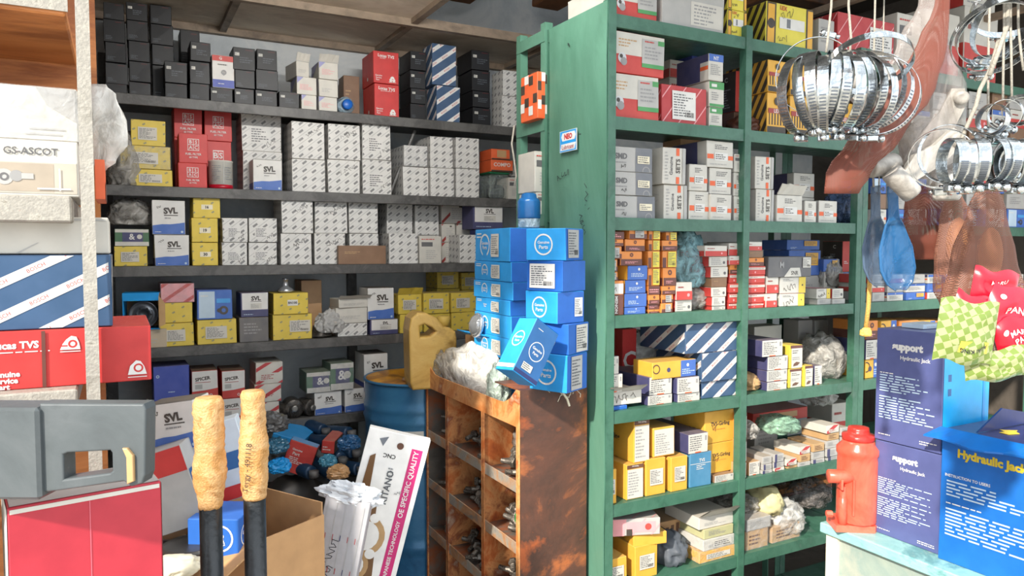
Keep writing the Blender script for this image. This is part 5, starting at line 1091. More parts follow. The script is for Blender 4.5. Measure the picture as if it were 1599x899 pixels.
o = P.emit('handwriting', lambda c: M(c, .6), h2); o.location = (0, 0, zj+.012); o.rotation_euler = (0, 0, -YAW+.0)
# ================= open carton, gasket box, bundle =================
oc = empty('open_carton', (0, 0, 0), (0, 0, math.radians(30)), 'large open kraft carton right of the taped handles', 'box')
cpt = atd(416, 840, 1.62); W_, D_, H_ = .17, .24, .5
oc.location = (cpt.x, cpt.y, cpt.z-H_)
t_ = .004
MB().box(0, W_, 0, t_, 0, H_).build('carton_wall', kr, oc); MB().box(W_-t_, W_, t_+.0005, D_, 0, H_+.03).build('carton_wall', kr, oc)
MB().box(0, W_-t_-.0005, D_-t_, D_, 0, H_+.03).build('carton_wall', kr, oc); MB().box(0, t_, t_+.0005, D_-t_-.0005, 0, H_).build('carton_wall', kr, oc); MB().box(t_, W_-t_, t_, D_-t_, 0, t_).build('carton_floor', kr, oc)
m = MB(); m.prism([(0, H_-.002), (-.13, H_-.06), (-.13, H_-.056), (0, H_+.002)], 0, D_*.9); m.build('flap', kr, oc)
m = MB(); m.prism([(.02, H_+.03), (.06, H_+.085), (.13, H_+.06), (W_-.01, H_+.03)], D_-t_, D_-.001); m.build('flap', kr, oc)
uc = pbox('kraft', .2, .26, cpt.z-H_-.001, (cpt.x+.02, cpt.y+.15, 0), rz=math.radians(30), seed=5, label='closed kraft carton under the large open carton')
sty('gask', 'F0EEEA', '', 'gasket cartons', dust=.1, rough=.35, F=[
 ('p', [(.74, 0), (.92, 0), (.92, .5), (.74, .5)], 'purple'), ('p', [(.74, .5), (.92, .5), (.92, .965), (.74, .965)], 'magenta'),
 ('t', 'OE SPECIFIC QUALITY', .83, .86, .06, 'white', 90, .2), ('t', 'MADE WITH JAPANESE TECHNOLOGY', .83, .62, .06, 'white', 90, .26),
 ('t', 'CNC', .42, .93, .016, 'ink', 180, .2), ('p', [(.2, .975), (.34, .985), (.28, .955)], 'slate'), ('c', .55, .965, .01, 'brown'), ('l', .45, .87, .6, .9, 3, 'grey'), ('t', 'KITANO', .5, .84, .022, 'dgrey', 90, .1),
 ('p', [(.12, .92), (.2, .93), (.24, .83), (.3, .76), (.42, .78), (.45, .74), (.56, .66), (.62, .58), (.6, .55), (.1, .6), (.08, .7)], '6E4C2C'),
 ('o', .33, .69, .062, .045, 'tan'), ('c', .33, .69, .045, 'F0EEEA'), ('o', .25, .60, .05, .036, 'tan'), ('c', .25, .6, .036, 'F0EEEA'), ('c', .5, .64, .015, 'F0EEEA'), ('c', .2, .8, .02, 'F0EEEA'), ('c', .44, .745, .014, 'F0EEEA'), ('c', .3, .79, .012, 'cream'), ('h', .7, .83, .12, 'grey', 30, 3)])
gk = facing('gask', 628, 668+232, 2.02, .172, .95, .032, .255, 'large flat white gasket carton with magenta edge, leaning by the cabinet', yaw=.12)
c0 = atd(625, 677, 2.02); Rm = Matrix.Rotation(-YAW+.12, 3, 'Z') @ Matrix.Rotation(.255, 3, 'Y'); gk.location = c0 + Rm @ Vector((0, .016, -.95))
sty('bund', 'AFAEB2', '', 'bundles', dust=.0, F=[('h', .33, .72, .5, 'ink', 76, 4), ('h', .3, .45, .5, 'ink', 76, 4), ('h', .36, .6, .4, 'ink', 80, 3)]+[('r', .08+.2*i, .05, .09+.2*i, .97, 'lgrey') for i in range(5)]+[('r', .14+.17*i+.02*(k % 2), .1+.17*k, .155+.17*i+.02*(k % 2), .13+.17*k, 'dred' if (i+k) % 3 else 'navy') for i in range(5) for k in range(5)])
bd = facing('bund', 548, 860, 1.84, .115, .5, .05, .2, 'whitish printed paper-wrapped bundle in front of the gasket carton')
c0 = atd(544, 778, 1.84); Rm = Matrix.Rotation(-YAW, 3, 'Z') @ Matrix.Rotation(.2, 3, 'Y'); bd.location = c0 + Rm @ Vector((0, .025, -.5))
fo = blob('torn_paper', (0, 0, 0), (.055, .02, .022), 31, M('silver', .5, 0, 0), amp=.8, smooth=False); fo.parent = bd; fo.location = (0, 0, .485)
# ================= heap of parts under the lowest dark shelf =================
ZH = .42
hp = [('red box', 466, 715)]
facing('cum', 467, 716, 2.75, .105, .12, .05, .35, 'red lettered carton corner sticking out of the dark parts heap', yaw=.1, F=[('t', 'Genuine', .35, .75, .07, 'white', 0, .5), ('t', 'Part', .35, .62, .1, 'white', 0, .5), ('l', .15, .3, .85, .52, 4, 'white')], T=[('r', 0, 0, 1, 1, 'sky')])
facing('cum', 512, 698, 2.85, .05, .05, .16, .1, 'small red box end among the long tubes', F=[('l', .1, .2, .9, .6, 2, 'white')])
facing('gen2', 447, 690, 2.9, .12, .04, .2, .3, 'flat light blue carton behind the red one', base='sky', F=[], L=[])
rr = random.Random(9)
def shock():
    s = empty('shock_absorber'); MB().lathe([(.02, 0), (.026, .004), (.026, .22), (.021, .225)], 18).build('outer_tube', M('1B3550', .35, .2), s, True)
    MB().lathe([(.009, .226), (.009, .30)], 12).build('rod', M('steel', .3, .9), s, True)
    m = MB(); m.lathe([(.008, -.012), (.018, -.012), (.018, .012), (.008, .012)], 14, axis='y'); m.xf(Matrix.Translation((0, 0, -.019))); m.build('bushing', M('dsteel', .6), s, True); return s
s0 = shock(); k = 0
for i, (x, y, D) in enumerate([(486, 738, 2.72), (527, 690, 2.95), (545, 676, 3.0), (532, 716, 2.9), (552, 706, 3.0), (560, 732, 2.95), (505, 672, 3.05), (520, 742, 2.85)]):
    lb = ['shock absorber with round end facing out beside the red carton', 'dark blue tubular absorber pointing inward, upper right in the heap', 'uppermost dark blue absorber tube under the shelf', 'dark blue absorber tube in the middle of the heap', 'dark blue absorber tube near the drum side of the heap', 'lowest absorber tube by the drum', 'absorber tube lying directly below the lowest dark shelf', 'absorber tube low in the heap above the gasket carton'][i]
    p = atd(x, y, D); o = s0 if i == 0 else dup(s0)
    o.location = p; o.rotation_euler = (-math.pi/2+.12*rr.uniform(-1, 1), 0, .35+.25*rr.uniform(-1, 1)); tag(o, lb, 'car part', 'absorbers heaped under the lowest dark shelf')
for i, (x, y, s_, c_) in enumerate([(432, 705, .026, '3A6C86'), (436, 736, .026, 'sky'), (512, 726, .02, '3F7F98'), (528, 745, .025, 'kraft'), (425, 672, .035, 'dsteel'), (545, 700, .025, 'teal')]):
    c = atd(x, y, 2.7); tag(blob('wrapped_part', tuple(c), (s_*1.3, s_, s_), 40+i, M(c_, .3), smooth=False), ['light blue wrapped part left of the red carton', 'bright blue wrapped part below the light blue one', 'small blue wrapped part right of the round end', 'brown wrapped part low in the heap', 'dark greasy part under the shelf edge', 'teal wrapped part near the drum'][i], 'car part', 'wrapped parts in the dark heap')
hpo = blob('scrap_heap', (.56, 2.84, 0), (.24, .15, .34), 51, M('2A2622', .5), amp=.25); tag(hpo, 'black greasy heap of scrap parts on the floor behind the open carton', 'car parts', None, 'stuff')
# ================= loose things on the dark rack =================
def at(px, py, Y, zb=None):
    p = onY(px, py, Y)
    if zb is not None: p.z = zb
    return p
# tin, blue-capped bottle, filter in open box, bottle neck, discs, bags
p = at(345, 290, YB+.07, ZB[1])
t = empty('tin_can', p, label='white tin can with red base band in front of red filter boxes', cat='can')
m = MB(); R_ = .046; m.lathe([(R_, 0), (R_, .018)], 28, mi=1); m.lathe([(R_, .0181), (R_, .108), (R_+.0015, .109), (R_+.0015, .114), (R_-.003, .114), (R_-.004, .111)], 28, mi=0); m.build('can_body', [M('offw', .3), M('crim', .3)], t, True)
P = Painter(.1, .004, .1, lambda p: Vector((math.sin(p.x/R_)*(R_+.0008), -math.cos(p.x/R_)*(R_+.0008), p.z)), random.Random(6)); P.use('F'); P.clp = (0, 0, 1, 1); P.lines(.1, .3, .5, .95, 9, 'grey'); P.lines(.6, .35, .95, .9, 6, 'grey'); P.rect(.55, .2, .57, 1, 'lgrey')
P.emit('can_label', lambda c: M(c, .4), t)
p = at(543, 166, YB+.02, ZB[0]+.039)
b = empty('plastic_bottle', p, label='clear bottle lying with its blue cap facing out, top dark shelf', cat='bottle')
m = MB(); m.lathe([(.022, .02), (.037, .03), (.038, .05), (.038, .16), (.03, .165)], 22, axis='y'); m.build('bottle_body', film('bottle2', '9DB2BE', .8, .2), b, True)
m = MB(); m.lathe([(.018, -.004), (.022, 0), (.022, .019)], 22, axis='y'); m.build('bottle_cap', M('blue', .35), b, True)
p = at(222, 508, YB-.02, ZB[3]+.0)
pbox('wht', .15, .2, .072, (at(226, 530, YB+.1).x, YB+.105, ZB[3]), seed=61, label='cloudy plastic tub under the opened blue filter box', base='B8A890')
ofb = empty('open_filter_box', (at(221, 508, YB).x, YB+.0, ZB[3]+.0725), (0, 0, -.12), 'opened bright blue box showing a black oil filter, left on fourth dark shelf', 'box')
bb = M('sky', .4); kk = M('tan', .6)
w2, d2, h2_ = .125, .11, .14
MB().box(-w2/2, w2/2, 0, d2, 0, .003).build('box_panel', bb, ofb); MB().box(-w2/2, w2/2, 0, d2, h2_-.003, h2_).build('box_panel', bb, ofb)
MB().box(-w2/2, -w2/2+.003, 0, d2, .0032, h2_-.0032).build('box_panel', bb, ofb); MB().box(w2/2-.003, w2/2, 0, d2, .0032, h2_-.0032).build('box_panel', kk, ofb); MB().box(-w2/2+.0032, w2/2-.0032, d2-.003, d2, .0032, h2_-.0032).build('box_panel', kk, ofb)
MB().prism([(w2/2, .01), (w2/2+.022, .02), (w2/2+.022, .1), (w2/2, h2_-.01)], -.025, -.022).build('flap', kk, ofb)
MB().box(-w2/2, w2/2, -.003, 0, h2_-.03, h2_).build('flap', bb, ofb)
of = empty('oil_filter', (ofb.location.x+.008, YB+.006, ZB[3]+.0725+.0565), (0, 0, -.12), 'round black oil filter sitting inside the opened blue box', 'filter')
m = MB(); m.lathe([(.018, .012), (.02, .0), (.03, .002), (.033, .006), (.046, .004), (.05, 0), (.052, .006), (.052, .08), (.04, .09)], 32, axis='y'); m.build('filter_can', M('dgrey', .35, .6), of, True)
m = MB(); m.lathe([(.0175, .013), (.0175, .0135)], 20, axis='y'); m.build('thread_hole', M('black', .8), of)
for k in range(6):
    a = k*math.pi/3; MB().lathe([(.004, .0005), (.004, .0015)], 8, axis='y', c=(.025*math.cos(a), 0, .025*math.sin(a))).build('port_hole', M('black', .8), of)
p = at(443, 455, YB+.1); 
z_ = onY(454, 457, YB+.02).z
m = empty('glass_bottle', (p.x, YB+.06, z_+.0015), label='bare grey bottle neck standing on the yellow boxes, fourth dark shelf', cat='bottle')
q = MB(); q.lathe([(.03, 0), (.034, .006), (.03, .014), (.014, .024), (.011, .03), (.011, .05), (.013, .051), (.013, .058)], 18); q.build('bottle_body', M('silver', .2, .7), m, True)
for i, (x, y, r) in enumerate([(458, 622, .04), (482, 628, .036), (448, 634, .03)]):
    p = at(x, y+20, YB+.05, ZB[4]); m = empty('brake_cylinder', p, (0, 0, .4*i), ['round greasy cylinder left of the wrapped boxes, fifth dark shelf', 'front greasy cylinder lying beside the lettered box, fifth dark shelf', 'small greasy cylinder nearest the red striped boxes'][i], 'car part', 'greasy cylinders on the fifth dark shelf')
    m.location.z = ZB[4]+r; a = MB(); a.lathe([(r*.4, -.028), (r*.9, -.028), (r, -.024), (r, .05), (r*.7, .06)], 22, axis='y'); a.build('housing', blotch('greasy', ['3B3733', '56514B', '2A2724', '6B645C'], 20, .4, .5), m, True)
    a = MB(); a.lathe([(r*.2, -.036), (r*.35, -.036), (r*.38, -.0285)], 16, axis='y'); a.build('boss', M('steel', .4, .7), m, True)
p = at(500, 520, YB+.06, ZB[3])
m = empty('brake_drum', p, label='dark greasy brake part with bracket beside the white torn boxes', cat='car part')
a = MB(); a.lathe([(.03, 0), (.05, .004), (.05, .012), (.035, .02), (.03, .05), (.015, .055)], 24); a.build('hub', _M['greasy'], m, True)
a = MB(); a.prism([(-.06, .001), (.03, .001), (.045, .04), (.02, .07), (.0, .035), (-.05, .012)], .052, .06); a.build('bracket', M('dgrey', .4, .5), m)
torn = [((515, 480), (.05, .04, .05), 71, 'torn grey paper wrapping beside the white boxes, fourth dark shelf')]
for (x, y), s_, sd, lb in torn: tag(blob('torn_wrapping', tuple(at(x, y+20, YB+.05, ZB[3]+.02)), s_, sd, M('lgrey', .7, 0, .3), smooth=False), lb, 'paper')
for i, (x, Y, zb, s_, sd, mt, lb) in enumerate([
 (196, YB+.08, ZB[1]+.0, (.05, .06, .115), 81, clr2, 'tan translucent bag left of the yellow boxes, second dark shelf'),
 (203, YB+.09, ZB[2]+.158, (.06, .05, .05), 82, clr2, 'grey plastic bag on the green and grey box, third dark shelf'),
 (225, YB+.06, ZB[4]+.0, (.05, .05, .06), 83, clr, 'clear bag of red-printed packets left on fifth dark shelf'),
 (795, YB+.09, ZB[1]+.115, (.03, .04, .04), 84, clr2, 'small plastic bag above the white picture box, second dark shelf')]):
    tag(blob('plastic_bag', (onY(x, 300, Y).x, Y, zb+.0005), s_, sd, mt), lb, 'bag')
# rope hanging at the end of the dark shelf
def string(name, pts, r, mat, label, cat='string', group=None, n=6):
    b = Vector(pts[0]); m = MB(); P_ = [Vector(p)-b for p in pts]
    return tag(m.tube(P_, r, n).build(name, mat, None, True, loc=b), label, cat, group)
twm = M('9E988C', .8, 0, 0, .25, .3, 300)
tp = [onY(803, 196, 2.3), onY(799, 225, 2.3), onY(803, 250, 2.29), onY(806, 275, 2.3), onY(803, 290, 2.3)]
string('twine', tp, .0032, twm, 'frayed twine hanging at the green frame post')
# ================= bags and oddments on the green rack =================
GB = [
 (1172, .06, ZG[1], (.05, .05, .035), 91, M('brown', .5), 'brown wrapped part under the red and black box', 0),
 (1205, .08, ZG[1]-0, (.0, 0, 0), 0, None, '', 0),
 (1086, .05, ZG[3]+.075, (.055, .05, .10), 92, film('teal_bag', '7FA9B0', .85, .2), 'silver and teal crumpled bag among red and white boxes', 0),
 (1092, .06, ZG[3], (.055, .055, .045), 93, film('grey_bag', 'A8A49C', .9, .3), 'dusty grey plastic bag below the silver one, fourth green shelf', 0),
 (1262, .06, ZG[2]+.001, (.0, 0, 0), 0, None, '', 0),
 (1325, .08, ZG[2], (.04, .05, .07), 94, film('blue_bag', '4A5E80', .85, .25), 'dark blue plastic bag at the right end of third green shelf', 0),
 (1306, .18, ZG[3]+.05, (.05, .04, .06), 95, _M['grey_bag'], 'grey wrapped bundle at the back right of fourth green shelf', 0),
 (1010, .27, ZG[4]+.06, (.09, .06, .07), 96, clr, 'clear crumpled plastic at the back of fifth green shelf', 0),
 (1308, .08, ZG[4], (.07, .07, .085), 97, _M['grey_bag'], 'large grey plastic bag right of the yellow boxes, fifth green shelf', 0),
 (1180, .05, ZG[4], (.04, .06, .03), 98, M('tan', .7), 'tan wrapped packet left of the white-fronted boxes', 0),
 (1298, .2, ZG[5]+.15, (.06, .05, .04), 99, clr, 'clear plastic bag high at back of sixth green shelf', 0),
 (1180, .03, ZG[5]+.125, (.035, .05, .03), 100, _M['grey_bag'], 'grey wrapped lump on the white-ended boxes, sixth green shelf', 0),
 (1240, .03, ZG[5]+.12, (.06, .06, .03), 101, film('green_film', '8FB39A', .7, .2), 'greenish plastic film over small packets, sixth green shelf', 0),
 (1065, .04, ZG[6], (.05, .06, .05), 103, M('dgrey', .5), 'dark crumpled lump between the cartons, lowest green shelf', 0),
 (1218, .04, ZG[6]+.09, (.05, .06, .05), 104, M('C9BE8E', .6), 'crumpled yellowish paper on lowest green shelf, right bay', 0),
 (1245, .03, ZG[6]+.01, (.08, .07, .06), 105, clr, 'torn clear plastic wrap spilling over lowest green shelf', 0),
 (1285, .1, ZG[6]+.05, (.09, .08, .05), 106, film('smoky2', '6A6460', .9, .25), 'smoky plastic-wrapped packet at right end of lowest green shelf', 0),
 (1180, .07, ZG[6]+.105, (.06, .07, .03), 107, clr2, 'grey plastic-wrapped bundle at left of right bay, lowest green shelf', 0)]
for x, d, z, s_, sd, mt, lb, _ in GB:
    if mt is None: continue
    tag(blob('plastic_bag' if 'plastic' in lb or 'bag' in lb else 'wrapped_part', (onY(x, 400, YG+d).x, YG+d+s_[1]*1.0, z+.0008), s_, sd, mt), lb, 'bag' if 'bag' in lb else 'package')
# small parts tray at the end of the upper shelf
for i in range(4):
    p = onY(1215+28*i, 190, YG+.05); a = empty('cartridge_coil', (p.x, YG+.06, ZG[1]+.014), (0, 0, .3*i), 'brass-coloured coil fitting number-less small part lying before black and yellow boxes', 'car part', 'coil fittings on the upper green shelf') if False else None
pt_ = onY(1262, 196, YG+.05); tr = empty('parts_tray', (pt_.x, YG+.09, ZG[1]+.0005), label='clear tray of brass springs lying behind the fan of clamps, upper green shelf', cat='tray')
brs = blotch('brass', ['8A5A36', 'A8703F', '6E452A'], 30, .35, .8)
MB().box(-.1, .1, -.06, .05, 0, .003).box(-.1, .1, -.06, -.058, .003, .03).box(-.1, .1, .048, .05, .003, .03).build('tray_body', film('tray_film', 'C8CCC4', .35, .1), tr)
for i in range(7):
    pts = [Vector((-.085+.027*i+.008*math.cos(a*.9), -.05+a*.0011, .0115+.008*math.sin(a*.9))) for a in range(64)]
    MB().tube(pts, .0012, 5).build('spring', brs, tr, True)
# tilted boxes lowest shelf
pbox('crimb', .16, .12, .055, (onY(986, 830, YG+.07).x, YG+.075, ZG[6]+.145), rz=-.35, rx=0.0, seed=120, base='lgrey', F=[('p', [(0, 0), (.25, 0), (.3, 1), (0, 1)], 'pink'), ('r', .3, .2, .9, .8, 'pink'), ('c', .75, .5, .2, 'red'), ('r', .3, 0, .42, .4, 'ink')], S=[], label='worn grey and red flat box slanting on lowest green shelf', desc='')
pbox('girp', .12, .11, .04, (onY(1003, 850, YG+.07).x, YG+.07, ZG[6]+.104), rz=-.2, seed=121, S=[], label='crumpled yellow box under the worn grey and red box')
# ================= right counter with jack and cartons =================
A = onZ(1274, 816, .75); Bc = onZ(1458, 880, .75)
TX = (A.x+Bc.x)/2; TY = A.y
tb = empty('counter', (TX, TY, 0), label='pale turquoise worn wooden counter at the lower right', cat='table')
tq = blotch('turquoise_paint', ['6FA5A6', '84B5B3', '92C0BC', '5F9496', 'A9B5A8'], 5, .5, 0, .25, stretch=(1, 1, 2))
tqp = blotch('pale_panel', ['9DA89B', '8C9D95', 'ABAD9E', '7F948D'], 4, .6, 0, .2)
MB().box(0, .75, -1.0, 0, .722, .75, c=.003).build('counter_top', tq, tb)
MB().box(.02, .73, -.96, -.03, .02, .7215).build('cabinet_body', tqp, tb)
for y in (-.05, -.98): MB().box(.01, .04, y, y+.035, 0, .7218).build('leg', M('cream', .6), tb)
# bottle jack
jp = onZ(1322, 824, .75); J = empty('bottle_jack', (jp.x+.02, jp.y, .7505), (0, 0, -YAW-.1), 'red hydraulic bottle jack standing on the turquoise counter', 'jack')
k = (jp-CAMP).dot(_F)/FPX
rj = blotch('jack_red', ['DC4A36', 'E65E48', 'EC7058', 'D0422F'], 6, .28, 0, .1)
H0 = lambda y: (826-y)*k
MB().prism([(-.055, -.045), (.045, -.045), (.055, -.03), (.055, .04), (.04, .05), (-.04, .05), (-.055, .035)], 0, .018, axis='z').build('base_plate', rj, J)
R0 = 30*k
MB().lathe([(R0*.95, .0185), (R0, .024), (R0, H0(718)), (R0*.98, H0(712)), (R0*1.05, H0(708)), (R0*1.05, H0(700)), (R0*.8, H0(692)), (R0*.78, H0(688))], 32, c=(.012, 0, 0)).build('cylinder', rj, J, True)
MB().lathe([(R0*.78, H0(688)), (R0*.8, H0(686)), (R0*.8, H0(679)), (R0*.55, H0(677)), (R0*.52, H0(672)), (R0*.5, H0(668)), (R0*.3, H0(667))], 24, c=(.012, 0, 0)).build('top_nut', blotch('jack_dark', ['B22A22', 'C2352B', '9E241E'], 9, .3), J, True)
MB().lathe([(.012, .0185), (.012, H0(775)), (.009, H0(774)), (.009, H0(757))], 14, c=(-.034, -.03, 0)).build('pump_cylinder', rj, J, True)
m = MB(); m.lathe([(.016, -.034), (.018, -.032), (.018, .03), (.016, .032)], 18, axis='x', c=(-.04, -.028, H0(742))); m.build('handle_socket', rj, J, True)
MB().box(-.046, -.040, -.05, -.012, H0(760), H0(744), c=.001).box(-.016, -.010, -.05, -.012, H0(800), H0(744), c=.001).build('pump_link', rj, J)
MB().lathe([(.007, -.006), (.009, -.004), (.009, .01)], 6, axis='x', c=(-.068, -.02, .04)).build('release_valve', rj, J)
m = MB(); m.tube([(.0, -R0-.001, H0(728)), (.008, -R0-.002, H0(745))], .0012, 5).build('scratch_mark', M('ink', .5), J) if False else None
# support cartons
b0_ = onZ(1365, 827, .7505); b1_ = onZ(1462, 868, .7505); SX = (b0_.x+b1_.x)/2
zt1 = onX(1365, 684, SX).z; zt2 = onX(1365, 510, SX).z
fine = [('l', .08, .34, .97, .62, 14, 'pale'), ('l', .08, .64, .5, .66, 1, 'white')]
sty('supp', '535B8C', '', 'navy jack cartons', L=[('t', 'support', .48, .845, .085, 'white', 0, .7, .06), ('t', 'Hydraulic Jack', .6, .755, .045, 'white', 0, .55, .02), ('l', .07, .6, .45, .62, 1, 'white'), ('l', .07, .44, .93, .6, 7, 'pale'), ('l', .07, .2, .95, .41, 9, 'pale'), ('l', .07, .05, .35, .07, 1, 'white'), ('l', .7, .04, .95, .08, 2, 'white')], F=[('r', 0, 0, 1, 1, 'cyan'), ('r', .1, .6, .17, .66, 'bteal'), ('r', .1, .48, .17, .54, 'bteal'), ('r', .3, .2, .6, .21, 'blue'), ('r', .85, 0, .9, 1, 'sky')], dust=.05, rough=.3)
dyy = b0_.y-b1_.y
pbox('supp', .2, dyy, zt1-.7505-.0006, (SX+.1, (b0_.y+b1_.y)/2, .7505), seed=200, label='lower navy lettered jack carton standing on the turquoise counter', group='navy jack cartons')
pbox('supp', .2, dyy, zt2-zt1-.0006, (SX+.1, (b0_.y+b1_.y)/2+.002, zt1), seed=201, label='upper navy lettered jack carton stacked on the lower one', group='navy jack cartons')
st_ = pbox('wht', .09, .06, .012, (SX+.1, (b0_.y+b1_.y)/2+.03, zt2), seed=202, label='pale blue folded card lying on the upper navy carton', base='pale')
pbox('wht', .08, .03, .035, (SX+.16, (b0_.y+b1_.y)/2-.06, zt2), seed=203, label='white box lying on the upper navy carton by the green packet')
# big blue jack carton
HX = b1_.x-.008; y1 = b1_.y-.006; y0 = y1-.27; zt = onX(1470, 668, HX).z
yc = [('r', 0, .0, 1, 1, '1767B8')]
sty('hjack', '1767B8', '', 'blue jack cartons', L=[('t', 'Hydraulic Jack', .44, .83, .085, 'yellow', 0, .78, .05), ('t', 'INSTRUCTION TO USERS', .24, .66, .022, 'white', 0, .4), ('l', .06, .5, .92, .63, 5, 'pale'), ('l', .06, .44, .4, .46, 1, 'white'), ('l', .06, .2, .92, .42, 8, 'pale')], dust=.05, rough=.28)
hj = pbox('hjack', .24, y1-y0, zt-.7505, (HX+.12, (y0+y1)/2, .7505), seed=210, label='large blue carton with yellow lettering at the right edge, flap torn open', T=[('r', 0, 0, 1, 1, 'navy')])
fl = MB(); n = 8; L_ = y1-y0
pt = [(-.12, -L_/2+L_*i/n, zt-.7505) for i in range(n+1)]; pt2 = [(-.165-.006*math.sin(i*1.7), -L_/2+L_*i/n*1.04, zt-.7505+.008+.004*math.sin(i)) for i in range(n+1)]
pt2 = [(x, y, z-.028) for x, y, z in pt2]
fl.add(pt+pt2+[(x, y, z+.004) for x, y, z in pt+pt2], [(i, i+1, n+2+i, n+1+i) for i in range(n)]+[(2*n+2+i, 3*n+3+i, 3*n+4+i, 2*n+3+i) for i in range(n)]+[(n, 2*n+1, 4*n+3, 3*n+2)]+[(n+1+i, n+2+i, 3*n+4+i, 3*n+3+i) for i in range(n)])
fl.build('flap', M('1767B8', .3), hj)
f2 = MB(); f2.prism([(-.1, zt-.7505+.002), (.0, zt-.7505+.05), (.1, zt-.7505+.03), (.1, zt-.7505+.002)], .06, .064); f2.build('flap', M('navy', .35), hj)
ss = MB(); ss.prism([(-.03, -.012), (.0, -.02), (.012, -.006), (.03, .0), (.012, .012), (.0, .024), (-.01, .008), (-.028, .01)], zt-.7505+.001, zt-.7505+.002, axis='z'); ss.xf(Matrix.Translation((-.02, .03, 0))); ss.build('printed_star', M('yellow', .4), hj)
# ================= things hanging at the right =================
rail = MB().tube([(.9, .82, 2.25), (2.6, .82, 2.25)], .014, 10); o = rail.build('hanging_rail', M('dsteel', .4, .5), None, True); tag(o, 'steel rail above the frame from which the clamps and nets hang', 'rail')
for x in (.95, 2.55): MB().box(x-.01, x+.01, .81, 1.2, 2.264, 2.99).build('rail_bracket', M('dsteel', .5), o)
chrome = blotch('zinc', ['B4B9BB', 'D0D4D5', '9EA4A7', 'DCDEDE'], 30, .16, .95, .05)
def clampm(r, bw):
    c = empty('hose_clamp')
    m = MB(); n = 48
    prof = [(r, -bw/2), (r, bw/2), (r-.0009, bw/2), (r-.0009, -bw/2)]
    vs = []; fs = []
    for j in range(n):
        a = 2*math.pi*j/n
        for (rr_, y) in prof: vs.append((rr_*math.cos(a), y, rr_*math.sin(a)))
    for j in range(n):
        for q in range(4): fs.append((j*4+q, j*4+(q+1) % 4, ((j+1) % n)*4+(q+1) % 4, ((j+1) % n)*4+q))
    m.add(vs, fs)
    for j in range(14):                       # worm-drive slots pressed into the band
        a = -math.pi/2+.35+j*.085; e = Vector((math.cos(a), 0, math.sin(a))); tg = Vector((-math.sin(a), 0, math.cos(a)))*.0011; c0 = e*(r+.0005)
        m.add([c0-tg-Vector((0, bw*.3, 0)), c0+tg-Vector((0, bw*.3, 0)), c0+tg+Vector((0, bw*.3, 0)), c0-tg+Vector((0, bw*.3, 0))], [(0, 1, 2, 3)], 1)
    m.build('band', [chrome, M('slate', .35, .7)], c, False)
    m = MB(); m.box(-.009, .009, -bw*.55, bw*.55, -r-.0105, -r-.0005, c=.0015); hs = m.build('screw_housing', chrome, c)
    m = MB(); m.lathe([(.0048, .0095), (.006, .011), (.006, .0155), (.003, .018)], 8, axis='x', c=(0, 0, -r-.0055)); m.lathe([(.0036, -.016), (.0036, -.0095)], 8, axis='x', c=(0, 0, -r-.0055)); m.build('screw', chrome, hs, True)
    return c
pr = {}
def put(r, bw, px, py, D, rot, label, group):
    k = (r, bw)
    if k not in pr: pr[k] = clampm(r, bw); o = pr[k]
    else: o = dup(pr[k])
    o.location = atd(px, py, D); o.rotation_euler = rot; o['label'] = label; o['group'] = group; o['category'] = 'clamp'
# fan of large clamps: yaw measured from edge-on
N_ = 13
for i in range(N_):
    t = i/(N_-1)
    yaw = -YAW+math.radians(-88+ (t*150 if False else 0)) + math.radians(-52+104*t) + math.radians(0)
    px = 1258+112*t+(-6 if i == 0 else 0); py = 142+5*math.cos(i*2.1)+8*abs(t-.5)
    put(.066, .017, px, py, 1.26+.012*math.sin(i*1.9), (math.radians(6*math.sin(i)), math.radians(5*math.sin(i*2.3)), yaw), 'large shiny hose clamp in the fan-shaped bunch hanging before the green rack', 'large hose clamps hung in a fan')
put(.066, .012, 1357, 100, 1.2, (math.radians(62), math.radians(8), -YAW+.1), 'topmost large clamp tilted almost flat, right of the fan-shaped bunch', None)
put(.066, .012, 1272, 118, 1.32, (math.radians(-8), math.radians(200), -YAW-.35), 'large clamp facing forward at the left of the fan-shaped bunch', None)
s1 = atd(1298, -60, 1.26); s2 = atd(1325, -60, 1.26)
rl = lambda px, D: Vector((atd(px, 0, D).x, atd(px, 0, D).y, 2.25))
string('twine', [rl(1303, 1.26), atd(1298, 10, 1.26), atd(1292, 66, 1.26), atd(1290, 82, 1.26)], .0021, twm, 'left of the two strings holding the fan-shaped bunch of clamps')
string('twine', [rl(1322, 1.24), atd(1325, 10, 1.24), atd(1329, 60, 1.24), atd(1326, 92, 1.24)], .0021, twm, 'right of the two strings holding the fan-shaped bunch of clamps')
for i in range(8):
    t = i/7; a = math.radians(-75+50*t)
    put(.034, .0165, 1488+19*i, 252+3*math.sin(i*1.5), 1.08, (math.radians(4*math.sin(i*3)), 0, -YAW+math.radians(-90+14*math.cos(i*2)+ (i-3)*6)), 'small wide-band clamp in the tight row hanging at the right edge', 'small clamps in a tight row')
put(.045, .011, 1470, 248, 1.12, (math.radians(15), 0, -YAW-.5), 'open thin clamp at the left end of the tight row of small clamps', None)
put(.045, .011, 1482, 240, 1.14, (math.radians(10), 0, -YAW-.9), 'second thin clamp overlapping the open one left of the tight row', None)
for i, (x, y, rx, rz, lb) in enumerate([(1560, 48, .9, .0, 'thin large clamp nearly flat, lowest of the top right bunch'), (1572, 30, .6, .4, 'large clamp tilted in the top right corner bunch, above the lowest'), (1585, 12, 1.1, -.3, 'highest large clamp at the top right corner'), (1552, 60, .75, -.2, 'left large clamp of the top right corner bunch')]):
    put(.058, .011, x, y, 1.1, (rx, 0, -YAW+rz), lb, None)
